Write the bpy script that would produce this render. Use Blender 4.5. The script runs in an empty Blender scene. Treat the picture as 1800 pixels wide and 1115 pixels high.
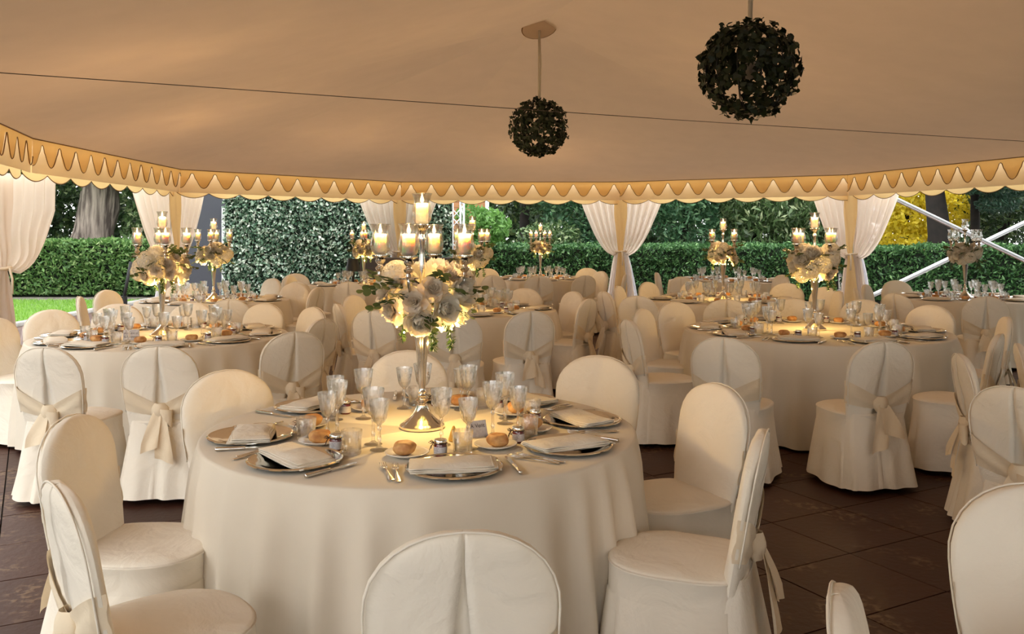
import bpy, math, random
import numpy as np
from mathutils import Vector, Matrix, noise

random.seed(7)
RNG = np.random.default_rng(7)
scene = bpy.context.scene
COL = scene.collection
PI = math.pi

# ------------------------------------------------------------------ camera
CAM_H = 1.56
cam_data = bpy.data.cameras.new('camera')
cam_data.sensor_width = 36.0
cam_data.lens = 31.2
cam_data.shift_y = -0.083
cam_data.clip_end = 300
camera = bpy.data.objects.new('camera', cam_data)
camera.location = (0, 0, CAM_H)
camera.rotation_euler = (PI / 2, 0, 0)
COL.objects.link(camera)
scene.camera = camera

# ------------------------------------------------------------------ sky and exposure
world = bpy.data.worlds.new('evening_sky')
scene.world = world
world.use_nodes = True
wn = world.node_tree.nodes
wn['Background'].inputs[0].default_value = (0.97, 0.97, 0.97, 1)
wn['Background'].inputs[1].default_value = 2.2
scene.view_settings.view_transform = 'Standard'
scene.view_settings.look = 'None'
scene.view_settings.gamma = 1.0
scene.view_settings.use_curve_mapping = False
scene.view_settings.exposure = 1.0
scene.cycles.max_bounces = 6
scene.cycles.diffuse_bounces = 3
scene.cycles.glossy_bounces = 2
scene.cycles.transmission_bounces = 4
scene.cycles.transparent_max_bounces = 14
scene.cycles.sample_clamp_indirect = 4.0
scene.cycles.caustics_reflective = False
scene.cycles.caustics_refractive = False
scene.cycles.use_denoising = True
scene.cycles.use_adaptive_sampling = True
scene.cycles.adaptive_threshold = 0.045

CANDLE_W = 2.4
FAIRY_W = 5.5


# ------------------------------------------------------------------ materials
def new_mat(name):
    m = bpy.data.materials.new(name)
    m.use_nodes = True
    nt = m.node_tree
    nt.nodes.clear()
    out = nt.nodes.new('ShaderNodeOutputMaterial')
    return m, nt, out


def nd(nt, kind, **inputs):
    n = nt.nodes.new(kind)
    for k, v in inputs.items():
        k = k.replace('_', ' ')
        if k in n.inputs:
            n.inputs[k].default_value = v
    return n


def c4(c):
    return (c[0], c[1], c[2], 1)


def mix_colour(nt, a, b, fac):
    m = nt.nodes.new('ShaderNodeMix')
    m.data_type = 'RGBA'
    m.inputs[6].default_value = c4(a)
    m.inputs[7].default_value = c4(b)
    nt.links.new(fac, m.inputs[0])
    return m.outputs[2]


def ramp(nt, fac, lo, hi):
    r = nt.nodes.new('ShaderNodeMapRange')
    r.inputs[1].default_value = lo
    r.inputs[2].default_value = hi
    nt.links.new(fac, r.inputs[0])
    return r.outputs[0]


def noise_tex(nt, scale, detail=3.0, coord='Object', distortion=0.0):
    tc = nt.nodes.new('ShaderNodeTexCoord')
    n = nt.nodes.new('ShaderNodeTexNoise')
    n.inputs['Scale'].default_value = scale
    n.inputs['Detail'].default_value = detail
    n.inputs['Distortion'].default_value = distortion
    nt.links.new(tc.outputs[coord], n.inputs['Vector'])
    return n.outputs['Fac']


def add_bump(nt, shader, height, strength, distance):
    b = nt.nodes.new('ShaderNodeBump')
    b.inputs['Strength'].default_value = strength
    b.inputs['Distance'].default_value = distance
    nt.links.new(height, b.inputs['Height'])
    nt.links.new(b.outputs[0], shader.inputs['Normal'])


def plain(name, col, rough=0.6, metal=0.0, col2=None, scale=8.0, bump=0.0, bump_scale=30.0, spec=0.5, coat=0.0):
    m, nt, out = new_mat(name)
    p = nd(nt, 'ShaderNodeBsdfPrincipled', Base_Color=c4(col), Roughness=rough, Metallic=metal)
    p.inputs['Specular IOR Level'].default_value = spec
    p.inputs['Coat Weight'].default_value = coat
    if col2:
        f = ramp(nt, noise_tex(nt, scale), 0.35, 0.65)
        nt.links.new(mix_colour(nt, col, col2, f), p.inputs['Base Color'])
    if bump:
        add_bump(nt, p, noise_tex(nt, bump_scale, 4), bump, 0.01)
    nt.links.new(p.outputs[0], out.inputs[0])
    return m


def fabric(name, col, col2, trans=0.0, trans_col=None, wrinkle=0.25, wscale=7.0, clear=0.0):
    """woven cloth: faint tone drift, soft wrinkles, optional light passing through"""
    m, nt, out = new_mat(name)
    d = nd(nt, 'ShaderNodeBsdfPrincipled', Roughness=0.9)
    d.inputs['Specular IOR Level'].default_value = 0.15
    d.inputs['Sheen Weight'].default_value = 0.08
    f = ramp(nt, noise_tex(nt, 3.0, 4), 0.3, 0.7)
    colour = mix_colour(nt, col, col2, f)
    nt.links.new(colour, d.inputs['Base Color'])
    if wrinkle:
        n = noise_tex(nt, wscale, 5, distortion=0.6)
        add_bump(nt, d, n, wrinkle, 0.03)
    sh = d.outputs[0]
    if trans > 0:
        t = nd(nt, 'ShaderNodeBsdfTranslucent', Color=c4(trans_col or col))
        mx = nt.nodes.new('ShaderNodeMixShader')
        mx.inputs[0].default_value = trans
        nt.links.new(sh, mx.inputs[1])
        nt.links.new(t.outputs[0], mx.inputs[2])
        sh = mx.outputs[0]
    if clear > 0:
        t = nd(nt, 'ShaderNodeBsdfTransparent')
        mx = nt.nodes.new('ShaderNodeMixShader')
        mx.inputs[0].default_value = clear
        nt.links.new(sh, mx.inputs[1])
        nt.links.new(t.outputs[0], mx.inputs[2])
        sh = mx.outputs[0]
    nt.links.new(sh, out.inputs[0])
    return m


def leaf_mat(name, a, b, c=None, trans=0.25, rough=0.45, spec=0.4, knee=0.85):
    """leaf colour differs from leaf to leaf"""
    m, nt, out = new_mat(name)
    g = nt.nodes.new('ShaderNodeNewGeometry')
    cr = nt.nodes.new('ShaderNodeValToRGB')
    cr.color_ramp.elements[0].color = c4(a)
    cr.color_ramp.elements[1].color = c4(b)
    if c:
        e = cr.color_ramp.elements.new(knee)
        e.color = c4(b)
        cr.color_ramp.elements[-1].color = c4(c)
    nt.links.new(g.outputs['Random Per Island'], cr.inputs[0])
    p = nd(nt, 'ShaderNodeBsdfPrincipled', Roughness=rough)
    p.inputs['Specular IOR Level'].default_value = spec
    nt.links.new(cr.outputs[0], p.inputs['Base Color'])
    t = nt.nodes.new('ShaderNodeBsdfTranslucent')
    nt.links.new(cr.outputs[0], t.inputs['Color'])
    mx = nt.nodes.new('ShaderNodeMixShader')
    mx.inputs[0].default_value = trans
    nt.links.new(p.outputs[0], mx.inputs[1])
    nt.links.new(t.outputs[0], mx.inputs[2])
    nt.links.new(mx.outputs[0], out.inputs[0])
    return m


def glass_mat(name, clear, tint=(1, 1, 1), ior=1.5, shine=0.1):
    m, nt, out = new_mat(name)
    g = nd(nt, 'ShaderNodeBsdfGlass', Color=c4(tint), Roughness=0.0, IOR=ior)
    t = nd(nt, 'ShaderNodeBsdfTransparent', Color=(0.97, 0.97, 0.96, 1))
    mx = nt.nodes.new('ShaderNodeMixShader')
    mx.inputs[0].default_value = clear
    gl = nd(nt, 'ShaderNodeBsdfGlossy', Color=(1, 1, 1, 1), Roughness=0.0)
    m2 = nt.nodes.new('ShaderNodeMixShader')
    m2.inputs[0].default_value = shine
    nt.links.new(g.outputs[0], m2.inputs[1])
    nt.links.new(gl.outputs[0], m2.inputs[2])
    nt.links.new(m2.outputs[0], mx.inputs[1])
    nt.links.new(t.outputs[0], mx.inputs[2])
    nt.links.new(mx.outputs[0], out.inputs[0])
    return m


def emit_mat(name, col, strength):
    m, nt, out = new_mat(name)
    e = nd(nt, 'ShaderNodeEmission', Color=c4(col), Strength=strength)
    t = nd(nt, 'ShaderNodeBsdfTransparent')
    ad = nt.nodes.new('ShaderNodeAddShader')
    nt.links.new(e.outputs[0], ad.inputs[0])
    nt.links.new(t.outputs[0], ad.inputs[1])
    nt.links.new(ad.outputs[0], out.inputs[0])
    return m


def tile_mat():
    m, nt, out = new_mat('porphyry_tile')
    p = nd(nt, 'ShaderNodeBsdfPrincipled', Roughness=0.55)
    p.inputs['Specular IOR Level'].default_value = 0.35
    oi = nt.nodes.new('ShaderNodeObjectInfo')
    geo = nt.nodes.new('ShaderNodeNewGeometry')
    base = mix_colour(nt, (0.038, 0.011, 0.005), (0.060, 0.019, 0.009), oi.outputs['Random'])
    n1 = nt.nodes.new('ShaderNodeTexNoise')
    n1.inputs['Scale'].default_value = 2.2
    n1.inputs['Detail'].default_value = 6
    n1.inputs['Distortion'].default_value = 0.7
    nt.links.new(geo.outputs['Position'], n1.inputs['Vector'])
    n2 = nt.nodes.new('ShaderNodeTexNoise')
    n2.inputs['Scale'].default_value = 26
    n2.inputs['Detail'].default_value = 3
    nt.links.new(geo.outputs['Position'], n2.inputs['Vector'])
    mul = nt.nodes.new('ShaderNodeMath')
    mul.operation = 'MULTIPLY'
    nt.links.new(ramp(nt, n1.outputs['Fac'], 0.52, 0.62), mul.inputs[0])
    nt.links.new(ramp(nt, n2.outputs['Fac'], 0.48, 0.6), mul.inputs[1])
    mx = nt.nodes.new('ShaderNodeMix')
    mx.data_type = 'RGBA'
    nt.links.new(mul.outputs[0], mx.inputs[0])
    nt.links.new(base, mx.inputs[6])
    mx.inputs[7].default_value = (0.15, 0.085, 0.045, 1)
    nt.links.new(mx.outputs[2], p.inputs['Base Color'])
    add_bump(nt, p, n2.outputs['Fac'], 0.25, 0.01)
    nt.links.new(p.outputs[0], out.inputs[0])
    return m


M = {
    'roof': fabric('tent_liner', (0.60, 0.48, 0.385), (0.565, 0.45, 0.36), 0.05, (0.85, 0.56, 0.33), 0.05, 2.0),
    'valance': fabric('valance_cream', (0.80, 0.70, 0.56), (0.76, 0.66, 0.53), 0.42, (0.95, 0.78, 0.54), 0.08, 5),
    'ochre': fabric('valance_ochre', (0.88, 0.68, 0.37), (0.85, 0.64, 0.34), 0.42, (1.0, 0.74, 0.34), 0.08, 5),
    'piping': plain('brown_piping', (0.24, 0.13, 0.05), 0.8),
    'sheer': fabric('sheer_curtain', (0.80, 0.72, 0.62), (0.74, 0.66, 0.57), 0.5, (0.95, 0.82, 0.70), 0.2, 9, 0.08),
    'sheer_white': fabric('white_sheer', (0.82, 0.80, 0.84), (0.78, 0.77, 0.82), 0.5, (0.92, 0.90, 0.95), 0.2, 9, 0.22),
    'cover': fabric('chair_cover', (0.83, 0.75, 0.63), (0.79, 0.71, 0.585), 0.0, None, 0.7, 5),
    'sash': fabric('sash_cloth', (0.82, 0.69, 0.51), (0.78, 0.65, 0.47), 0.12, (0.9, 0.7, 0.45), 0.35, 9),
    'cloth': fabric('table_cloth', (0.74, 0.66, 0.54), (0.70, 0.62, 0.50), 0.0, None, 0.10, 5),
    'napkin': fabric('napkin_cloth', (0.80, 0.72, 0.60), (0.75, 0.67, 0.55), 0.0, None, 0.2, 25),
    'ribbon': fabric('ribbon', (0.80, 0.76, 0.66), (0.74, 0.70, 0.6), 0.2, (0.8, 0.75, 0.6), 0.1, 10),
    'dark_leg': plain('dark_metal_leg', (0.015, 0.015, 0.016), 0.5, 0.3),
    'silver': plain('polished_silver', (0.80, 0.75, 0.66), 0.14, 1.0),
    'plate_silver': plain('silver_charger', (0.80, 0.76, 0.68), 0.12, 1.0),
    'steel': plain('cutlery_steel', (0.78, 0.75, 0.70), 0.16, 1.0),
    'china': plain('white_china', (0.80, 0.76, 0.70), 0.2, coat=0.5),
    'bread': plain('bread_crust', (0.46, 0.19, 0.055), 0.6, 0, (0.68, 0.38, 0.14), 26, 0.6, 40),
    'crystal': glass_mat('cut_crystal', 0.50, shine=0.18),
    'hurricane': glass_mat('hurricane_glass', 0.72),
    'jam': plain('red_jam', (0.14, 0.012, 0.010), 0.15, coat=0.8),
    'paper': plain('paper_label', (0.72, 0.68, 0.66), 0.7, 0, (0.60, 0.55, 0.55), 90),
    'ink': plain('dark_ink', (0.05, 0.035, 0.03), 0.7),
    'cord': plain('dark_string', (0.06, 0.03, 0.02), 0.8),
    'butter': plain('yellow_wax', (0.85, 0.48, 0.09), 0.4),
    'wax': None,
    'wick': plain('wick', (0.02, 0.015, 0.01), 0.9),
    'flame': emit_mat('candle_flame', (1.0, 0.62, 0.26), 4.0),
    'fairy': emit_mat('fairy_bulb', (1.0, 0.70, 0.22), 9.0),
    'petal': fabric('white_petal', (0.90, 0.86, 0.77), (0.87, 0.82, 0.72), 0.35, (0.9, 0.82, 0.6), 0.0),
    'petal_blush': fabric('blush_petal', (0.89, 0.80, 0.68), (0.86, 0.75, 0.62), 0.35, (0.9, 0.78, 0.55), 0.0),
    'sprig': leaf_mat('sprig_leaf', (0.05, 0.09, 0.025), (0.12, 0.16, 0.05), None, 0.3),
    'fern': leaf_mat('fern_leaf', (0.05, 0.10, 0.025), (0.10, 0.17, 0.05), None, 0.3),
    'stem': plain('green_stem', (0.05, 0.08, 0.02), 0.6),
    'ivy': leaf_mat('ivy_leaf', (0.010, 0.018, 0.007), (0.022, 0.040, 0.014), None, 0.12),
    'wire': plain('black_wire', (0.02, 0.02, 0.02), 0.6),
    'globe': plain('lamp_globe', (0.40, 0.38, 0.36), 0.4),
    'steel_cable': plain('grey_cable', (0.10, 0.08, 0.07), 0.5, 0.4),
    'plate_disc': fabric('roof_disc', (0.78, 0.64, 0.52), (0.75, 0.61, 0.49), 0.2, (0.9, 0.7, 0.5), 0.0),
    'tile': tile_mat(),
    'grout': plain('dark_joint', (0.018, 0.010, 0.008), 0.9),
    'soil': plain('mulch', (0.20, 0.18, 0.155), 0.95, 0, (0.11, 0.09, 0.075), 6, 0.6, 40),
    'lawn': plain('lawn_ground', (0.12, 0.26, 0.03), 0.9, 0, (0.18, 0.34, 0.05), 5, 0.5, 60),
    'gravel': plain('pink_gravel', (0.36, 0.29, 0.27), 0.95, 0, (0.26, 0.20, 0.19), 30, 0.8, 80),
    'kerb': plain('stone_kerb', (0.42, 0.40, 0.37), 0.9, 0, (0.30, 0.29, 0.27), 9, 0.4, 30),
    'grass': leaf_mat('grass_blade', (0.13, 0.30, 0.03), (0.26, 0.46, 0.07), None, 0.3),
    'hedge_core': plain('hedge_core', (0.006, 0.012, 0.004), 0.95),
    'hedge': leaf_mat('yew_leaf', (0.022, 0.075, 0.024), (0.080, 0.200, 0.060), (0.22, 0.40, 0.15), 0.25, knee=0.75),
    'hedge_light': leaf_mat('laurel_leaf', (0.06, 0.15, 0.04), (0.17, 0.32, 0.09), (0.42, 0.56, 0.24), 0.3, knee=0.75),
    'bush': leaf_mat('bright_bush_leaf', (0.10, 0.24, 0.05), (0.20, 0.40, 0.10), None, 0.35),
    'tree_dark': leaf_mat('dark_tree_leaf', (0.012, 0.030, 0.011), (0.055, 0.105, 0.036), (0.14, 0.20, 0.06), 0.25, knee=0.8),
    'tree_mid': leaf_mat('mid_tree_leaf', (0.028, 0.085, 0.040), (0.090, 0.215, 0.095), (0.24, 0.38, 0.19), 0.3, knee=0.75),
    'tree_laurel': leaf_mat('laurel_tree_leaf', (0.040, 0.085, 0.026), (0.13, 0.22, 0.08), (0.42, 0.50, 0.26), 0.3, 0.35, 0.5, knee=0.75),
    'tree_sun_painted': leaf_mat('sun_painted_leaf', (0.62, 0.50, 0.03), (0.95, 0.80, 0.08), None, 0.5),  # low sunlight on the foliage is put into this yellow leaf colour
    'conifer': leaf_mat('conifer_needle', (0.020, 0.058, 0.034), (0.055, 0.120, 0.075), None, 0.25),
    'bark': None,
    'bark_dark': plain('dark_bark', (0.018, 0.013, 0.010), 0.95, 0, (0.010, 0.008, 0.006), 6, 0.5, 10),
    'screen_leaf': leaf_mat('screen_ivy_leaf', (0.025, 0.080, 0.045), (0.20, 0.34, 0.22), (0.85, 0.92, 0.80), 0.15, 0.3, 0.8, 0.6),
    'screen_back': plain('screen_mesh', (0.008, 0.018, 0.010), 0.9),
    'white_metal': plain('white_painted_metal', (0.78, 0.79, 0.81), 0.35),
    'alloy': plain('aluminium', (0.72, 0.74, 0.77), 0.35, 0.7),
    'shed_board': plain('cedar_board', (0.42, 0.20, 0.09), 0.8, 0, (0.34, 0.15, 0.06), 5),
    'grey_paint': plain('grey_blue_paint', (0.055, 0.058, 0.075), 0.6),
    'dark_wood': plain('dark_mahogany', (0.030, 0.011, 0.008), 0.35),
    'black': plain('matt_black', (0.008, 0.008, 0.009), 0.6),
    'white_stone': plain('white_stone', (0.80, 0.80, 0.86), 0.7),
    'post': plain('tent_post', (0.70, 0.68, 0.64), 0.4, 0.2),
}


def wax_mat():
    m, nt, out = new_mat('candle_wax')
    p = nd(nt, 'ShaderNodeBsdfPrincipled', Base_Color=(0.95, 0.79, 0.68, 1), Roughness=0.5)
    p.inputs['Subsurface Weight'].default_value = 1.0
    p.inputs['Subsurface Radius'].default_value = (1.0, 0.55, 0.32)
    p.inputs['Subsurface Scale'].default_value = 0.09
    nt.links.new(p.outputs[0], out.inputs[0])
    return m


M['wax'] = wax_mat()


def bark_mat():
    m, nt, out = new_mat('ribbed_bark')
    p = nd(nt, 'ShaderNodeBsdfPrincipled', Roughness=0.95)
    tc = nt.nodes.new('ShaderNodeTexCoord')
    mp = nt.nodes.new('ShaderNodeMapping')
    mp.inputs['Scale'].default_value = (7, 7, 0.7)
    n = nt.nodes.new('ShaderNodeTexNoise')
    n.inputs['Scale'].default_value = 1.3
    n.inputs['Detail'].default_value = 6
    nt.links.new(tc.outputs['Object'], mp.inputs[0])
    nt.links.new(mp.outputs[0], n.inputs['Vector'])
    f = ramp(nt, n.outputs['Fac'], 0.38, 0.62)
    nt.links.new(mix_colour(nt, (0.08, 0.06, 0.05), (0.36, 0.30, 0.25), f), p.inputs['Base Color'])
    add_bump(nt, p, n.outputs['Fac'], 1.0, 0.15)
    nt.links.new(p.outputs[0], out.inputs[0])
    return m


M['bark'] = bark_mat()


# ------------------------------------------------------------------ mesh helpers
class MB:
    """collects shapes into one mesh"""

    def __init__(self):
        self.v = []
        self.f = []

    def grid(self, fn, nu, nv, wrap_u=False):
        b = len(self.v)
        cols = nu if wrap_u else nu + 1
        for j in range(nv + 1):
            for i in range(cols):
                self.v.append(tuple(fn(i / nu, j / nv)))
        for j in range(nv):
            for i in range(nu):
                a = b + j * cols + i
                c = b + j * cols + (i + 1) % cols
                self.f.append((a, c, c + cols, a + cols))
        return self

    def lathe(self, prof, n=20, at=(0, 0, 0), fn=None):
        b = len(self.v)
        for r, z in prof:
            for i in range(n):
                a = 2 * PI * i / n
                rr = fn(r, z, a) if fn else r
                self.v.append((at[0] + rr * math.cos(a), at[1] + rr * math.sin(a), at[2] + z))
        for j in range(len(prof) - 1):
            for i in range(n):
                p = b + j * n + i
                q = b + j * n + (i + 1) % n
                self.f.append((p, q, q + n, p + n))
        if prof[0][0] > 1e-5:
            self.f.append(tuple(b + i for i in reversed(range(n))))
        if prof[-1][0] > 1e-5:
            k = b + (len(prof) - 1) * n
            self.f.append(tuple(k + i for i in range(n)))
        return self

    def tube(self, pts, rad, n=8, cap=True):
        pts = [Vector(p) for p in pts]
        b = len(self.v)
        rads = rad if isinstance(rad, (list, tuple)) else [rad] * len(pts)
        up = Vector((0.13, 0.31, 0.94)).normalized()
        for k, p in enumerate(pts):
            t = (pts[min(k + 1, len(pts) - 1)] - pts[max(k - 1, 0)]).normalized()
            s = t.cross(up)
            if s.length < 1e-3:
                s = t.cross(Vector((1, 0, 0)))
            s.normalize()
            w = s.cross(t)
            for i in range(n):
                a = 2 * PI * i / n
                self.v.append(tuple(p + (s * math.cos(a) + w * math.sin(a)) * rads[k]))
        for j in range(len(pts) - 1):
            for i in range(n):
                p = b + j * n + i
                q = b + j * n + (i + 1) % n
                self.f.append((p, q, q + n, p + n))
        if cap:
            self.f.append(tuple(b + i for i in reversed(range(n))))
            k = b + (len(pts) - 1) * n
            self.f.append(tuple(k + i for i in range(n)))
        return self

    def box(self, lo, hi):
        b = len(self.v)
        for z in (lo[2], hi[2]):
            for x, y in ((lo[0], lo[1]), (hi[0], lo[1]), (hi[0], hi[1]), (lo[0], hi[1])):
                self.v.append((x, y, z))
        for q in ((3, 2, 1, 0), (4, 5, 6, 7), (0, 1, 5, 4), (1, 2, 6, 5), (2, 3, 7, 6), (3, 0, 4, 7)):
            self.f.append(tuple(b + i for i in q))
        return self

    def bar(self, p, q, w, h):
        """square bar between two points"""
        p, q = Vector(p), Vector(q)
        t = (q - p).normalized()
        s = t.cross(Vector((0, 0, 1)))
        if s.length < 1e-3:
            s = Vector((1, 0, 0))
        s.normalize()
        u = s.cross(t)
        b = len(self.v)
        for c in (p, q):
            for i, j in ((-1, -1), (1, -1), (1, 1), (-1, 1)):
                self.v.append(tuple(c + s * i * w / 2 + u * j * h / 2))
        for f in ((3, 2, 1, 0), (4, 5, 6, 7), (0, 1, 5, 4), (1, 2, 6, 5), (2, 3, 7, 6), (3, 0, 4, 7)):
            self.f.append(tuple(b + i for i in f))
        return self

    def prism(self, outline, z0, z1):
        b = len(self.v)
        n = len(outline)
        self.v += [(x, y, z0) for x, y in outline] + [(x, y, z1) for x, y in outline]
        self.f.append(tuple(b + i for i in reversed(range(n))))
        self.f.append(tuple(b + n + i for i in range(n)))
        for i in range(n):
            j = (i + 1) % n
            self.f.append((b + i, b + j, b + n + j, b + n + i))
        return self

    def xf(self, m, start=0):
        for i in range(start, len(self.v)):
            self.v[i] = tuple(m @ Vector(self.v[i]))
        return self

    def add(self, other, m):
        b = len(self.v)
        self.v += [tuple(m @ Vector(p)) for p in other.v]
        self.f += [tuple(b + i for i in f) for f in other.f]
        return self

    def mesh(self, name, mat, smooth=True, sharp=None):
        me = bpy.data.meshes.new(name)
        me.from_pydata(self.v, [], self.f)
        me.materials.append(M[mat] if isinstance(mat, str) else mat)
        if smooth:
            me.polygons.foreach_set('use_smooth', [True] * len(me.polygons))
            if sharp:
                me.set_sharp_from_angle(angle=math.radians(sharp))
        me.update()
        return me


def link(name, me, parent=None, loc=(0, 0, 0), rot=(0, 0, 0), kind=None):
    o = bpy.data.objects.new(name, me)
    COL.objects.link(o)
    o.location = loc
    o.rotation_euler = rot
    if parent:
        o.parent = parent
    if kind:
        o['kind'] = kind
    return o


def tag(o, label, cat, group=None):
    o['label'] = label
    o['category'] = cat
    if group:
        o['group'] = group
    return o


def thing(name, label, cat, loc=(0, 0, 0), rz=0.0, group=None):
    o = link(name, None, None, loc, (0, 0, rz))
    o.empty_display_size = 0.1
    return tag(o, label, cat, group)


def structure(name, me, parent=None, label=None):
    o = link(name, me, parent)
    if parent is None:
        o['kind'] = 'structure'
    if label:
        o['label'] = label
    return o


def leaves(name, P, size, mat, axis=None, spread=1.0, aspect=0.42, fold=0.25, var=0.35, droop=0.0):
    """a cloud of folded four-point leaves as one mesh"""
    n = len(P)
    P = np.asarray(P, float)
    d = RNG.normal(size=(n, 3))
    d /= np.linalg.norm(d, axis=1)[:, None]
    if axis is not None:
        d = d * spread + np.asarray(axis, float)
    d[:, 2] -= droop
    d /= np.linalg.norm(d, axis=1)[:, None] + 1e-9
    r = RNG.normal(size=(n, 3))
    s = np.cross(d, r)
    s /= np.linalg.norm(s, axis=1)[:, None] + 1e-9
    u = np.cross(s, d)
    L = (size * (1 + var * (RNG.random(n) * 2 - 1)))[:, None]
    v = np.empty((n, 4, 3))
    v[:, 0] = P - d * L * 0.5
    v[:, 1] = P - d * L * 0.02 + s * L * aspect * 0.5 + u * L * fold * 0.4
    v[:, 2] = P + d * L * 0.5
    v[:, 3] = P - d * L * 0.02 - s * L * aspect * 0.5 + u * L * fold * 0.4
    me = bpy.data.meshes.new(name)
    me.vertices.add(4 * n)
    me.vertices.foreach_set('co', v.reshape(-1))
    me.loops.add(4 * n)
    me.loops.foreach_set('vertex_index', np.arange(4 * n, dtype=np.int32))
    me.polygons.add(n)
    me.polygons.foreach_set('loop_start', np.arange(0, 4 * n, 4, dtype=np.int32))
    me.polygons.foreach_set('loop_total', np.full(n, 4, dtype=np.int32))
    me.materials.append(M[mat])
    me.update()
    me.validate()
    return me


def nz(x, y, z, s=1.0):
    return noise.noise(Vector((x * s, y * s, z * s)))


# ------------------------------------------------------------------ the tent
EAVE = 2.55
RIDGE = 4.09
W = [(-0.79, -4.5), (-5.07, 9.36), (-5.24, 14.0), (-2.19, 17.5), (2.13, 17.5), (5.79, 15.3), (10.78, -4.5)]
D1, D2, D3 = (0.325, 10.8), (1.70, 6.35), (5.05, -4.5)

ceiling = link('ceiling', None)
ceiling['kind'] = 'structure'
ceiling['label'] = 'pale beige tent roof lining above the tables'


def roof_panel(a, b, c, d, n=10, m=8):
    """panel from eave edge a-b up to ridge edge d-c, with a slight sag"""
    a, b, c, d = (Vector(p) for p in (a, b, c, d))

    def fn(u, v):
        lo = a.lerp(b, u)
        hi = d.lerp(c, u)
        p = lo.lerp(hi, v)
        p.z -= 0.05 * math.sin(PI * v) * (0.4 + 0.6 * math.sin(PI * u))
        return p
    return MB().grid(fn, n, m).mesh('roof_panel', 'roof')


e3 = [(x, y, EAVE) for x, y in W]
r1, r2, r3 = (D1[0], D1[1], RIDGE), (D2[0], D2[1], RIDGE), (D3[0], D3[1], RIDGE)
mid = lambda p, q, t: tuple(p[i] + (q[i] - p[i]) * t for i in range(3))
lm = mid(e3[1], e3[0], 0.30)
rm = mid(e3[5], e3[6], 0.36)
for quad in ((e3[1], e3[2], r1, r1), (e3[2], e3[3], r1, r1), (e3[3], e3[4], r1, r1), (e3[4], e3[5], r1, r1),
             (lm, e3[1], r1, r2), (e3[0], lm, r2, r3), (e3[5], rm, r2, r1), (rm, e3[6], r3, r2)):
    structure('roof_panel', roof_panel(*quad), ceiling)

# scalloped valance along each eave side
PER, SCAL = 0.40, 0.56


LQ = [0, 0.07, 0.13, 0.18, 0.22, 0.26, 0.33, 0.41, 0.50, 0.60, 0.70, 0.80, 0.90, 1.0]
LH = [1.0, 0.985, 0.94, 0.86, 0.74, 0.66, 0.60, 0.50, 0.36, 0.22, 0.115, 0.05, 0.012, 0.0]


def lobe(s):
    p = (s / PER) % 1.0
    q = abs(p - 0.5) * 2          # 0 at the cream peak, 1 at the lobe bottom
    return 2.262 + 0.235 * float(np.interp(q, LQ, LH))


def scallop(s):
    p = (s / SCAL) % 1.0
    return 2.195 - 0.085 * math.sin(PI * p) ** 0.75


VAL_NAMES = ['along the left side, running towards the camera', 'beside the lawn, left of the ivy screen',
             'above the ivy screen', 'across the far centre opening',
             'right of centre, above the laurel trees', 'along the right side, above the brace bars']
for i in range(6):
    a, b = Vector((*W[i], 0)), Vector((*W[i + 1], 0))
    t = (b - a)
    L = t.length
    t.normalize()
    inn = Vector((t.y, -t.x, 0))                 # towards the inside of the tent
    s0 = 0.0 if i not in (0,) else max(0.0, L - 6.5)
    s1 = L if i != 5 else 9.5
    root = thing('scalloped_valance', 'cream and ochre scalloped valance ' + VAL_NAMES[i], 'valance',
                 group='valances around the tent eaves')

    def at(s, z, off):
        q = a + t * s + inn * off
        return (q.x, q.y, z)
    ns = int((s1 - s0) / 0.025)
    wob = lambda s: 0.008 * math.sin(s * 5.1 + i)
    g = MB().grid(lambda u, v: at(s0 + (s1 - s0) * u, EAVE + 0.01 - v * (EAVE + 0.01 - 2.185), wob(s0 + (s1 - s0) * u) * v), ns // 3, 4)
    link('cream_band', g.mesh('cream_band', 'valance'), root)
    g = MB().grid(lambda u, v: at(s0 + (s1 - s0) * u, EAVE - v * (EAVE - lobe(s0 + (s1 - s0) * u)), 0.012 + wob(s0 + (s1 - s0) * u) * v), ns, 1)
    link('ochre_lappets', g.mesh('ochre_lappets', 'ochre'), root)
    pts = [at(s0 + (s1 - s0) * k / ns, lobe(s0 + (s1 - s0) * k / ns), 0.016) for k in range(ns + 1)]
    link('lappet_piping', MB().tube(pts, 0.0055, 4).mesh('lappet_piping', 'piping'), root)
    link('top_piping', MB().tube([at(s0, EAVE - 0.004, 0.018), at(s1, EAVE - 0.004, 0.018)], 0.006, 4).mesh('top_piping', 'piping'), root)
    g = MB().grid(lambda u, v: at(s0 + (s1 - s0) * u, 2.5 - v * (2.5 - scallop(s0 + (s1 - s0) * u)), -0.10), ns, 2)
    link('outer_scallop', g.mesh('outer_scallop', 'ochre'), root)
    pts = [at(s0 + (s1 - s0) * k / ns, scallop(s0 + (s1 - s0) * k / ns), -0.10) for k in range(ns + 1)]
    link('scallop_piping', MB().tube(pts, 0.006, 4).mesh('scallop_piping', 'piping'), root)

# tied curtains on the posts
TIE = 1.18


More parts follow.
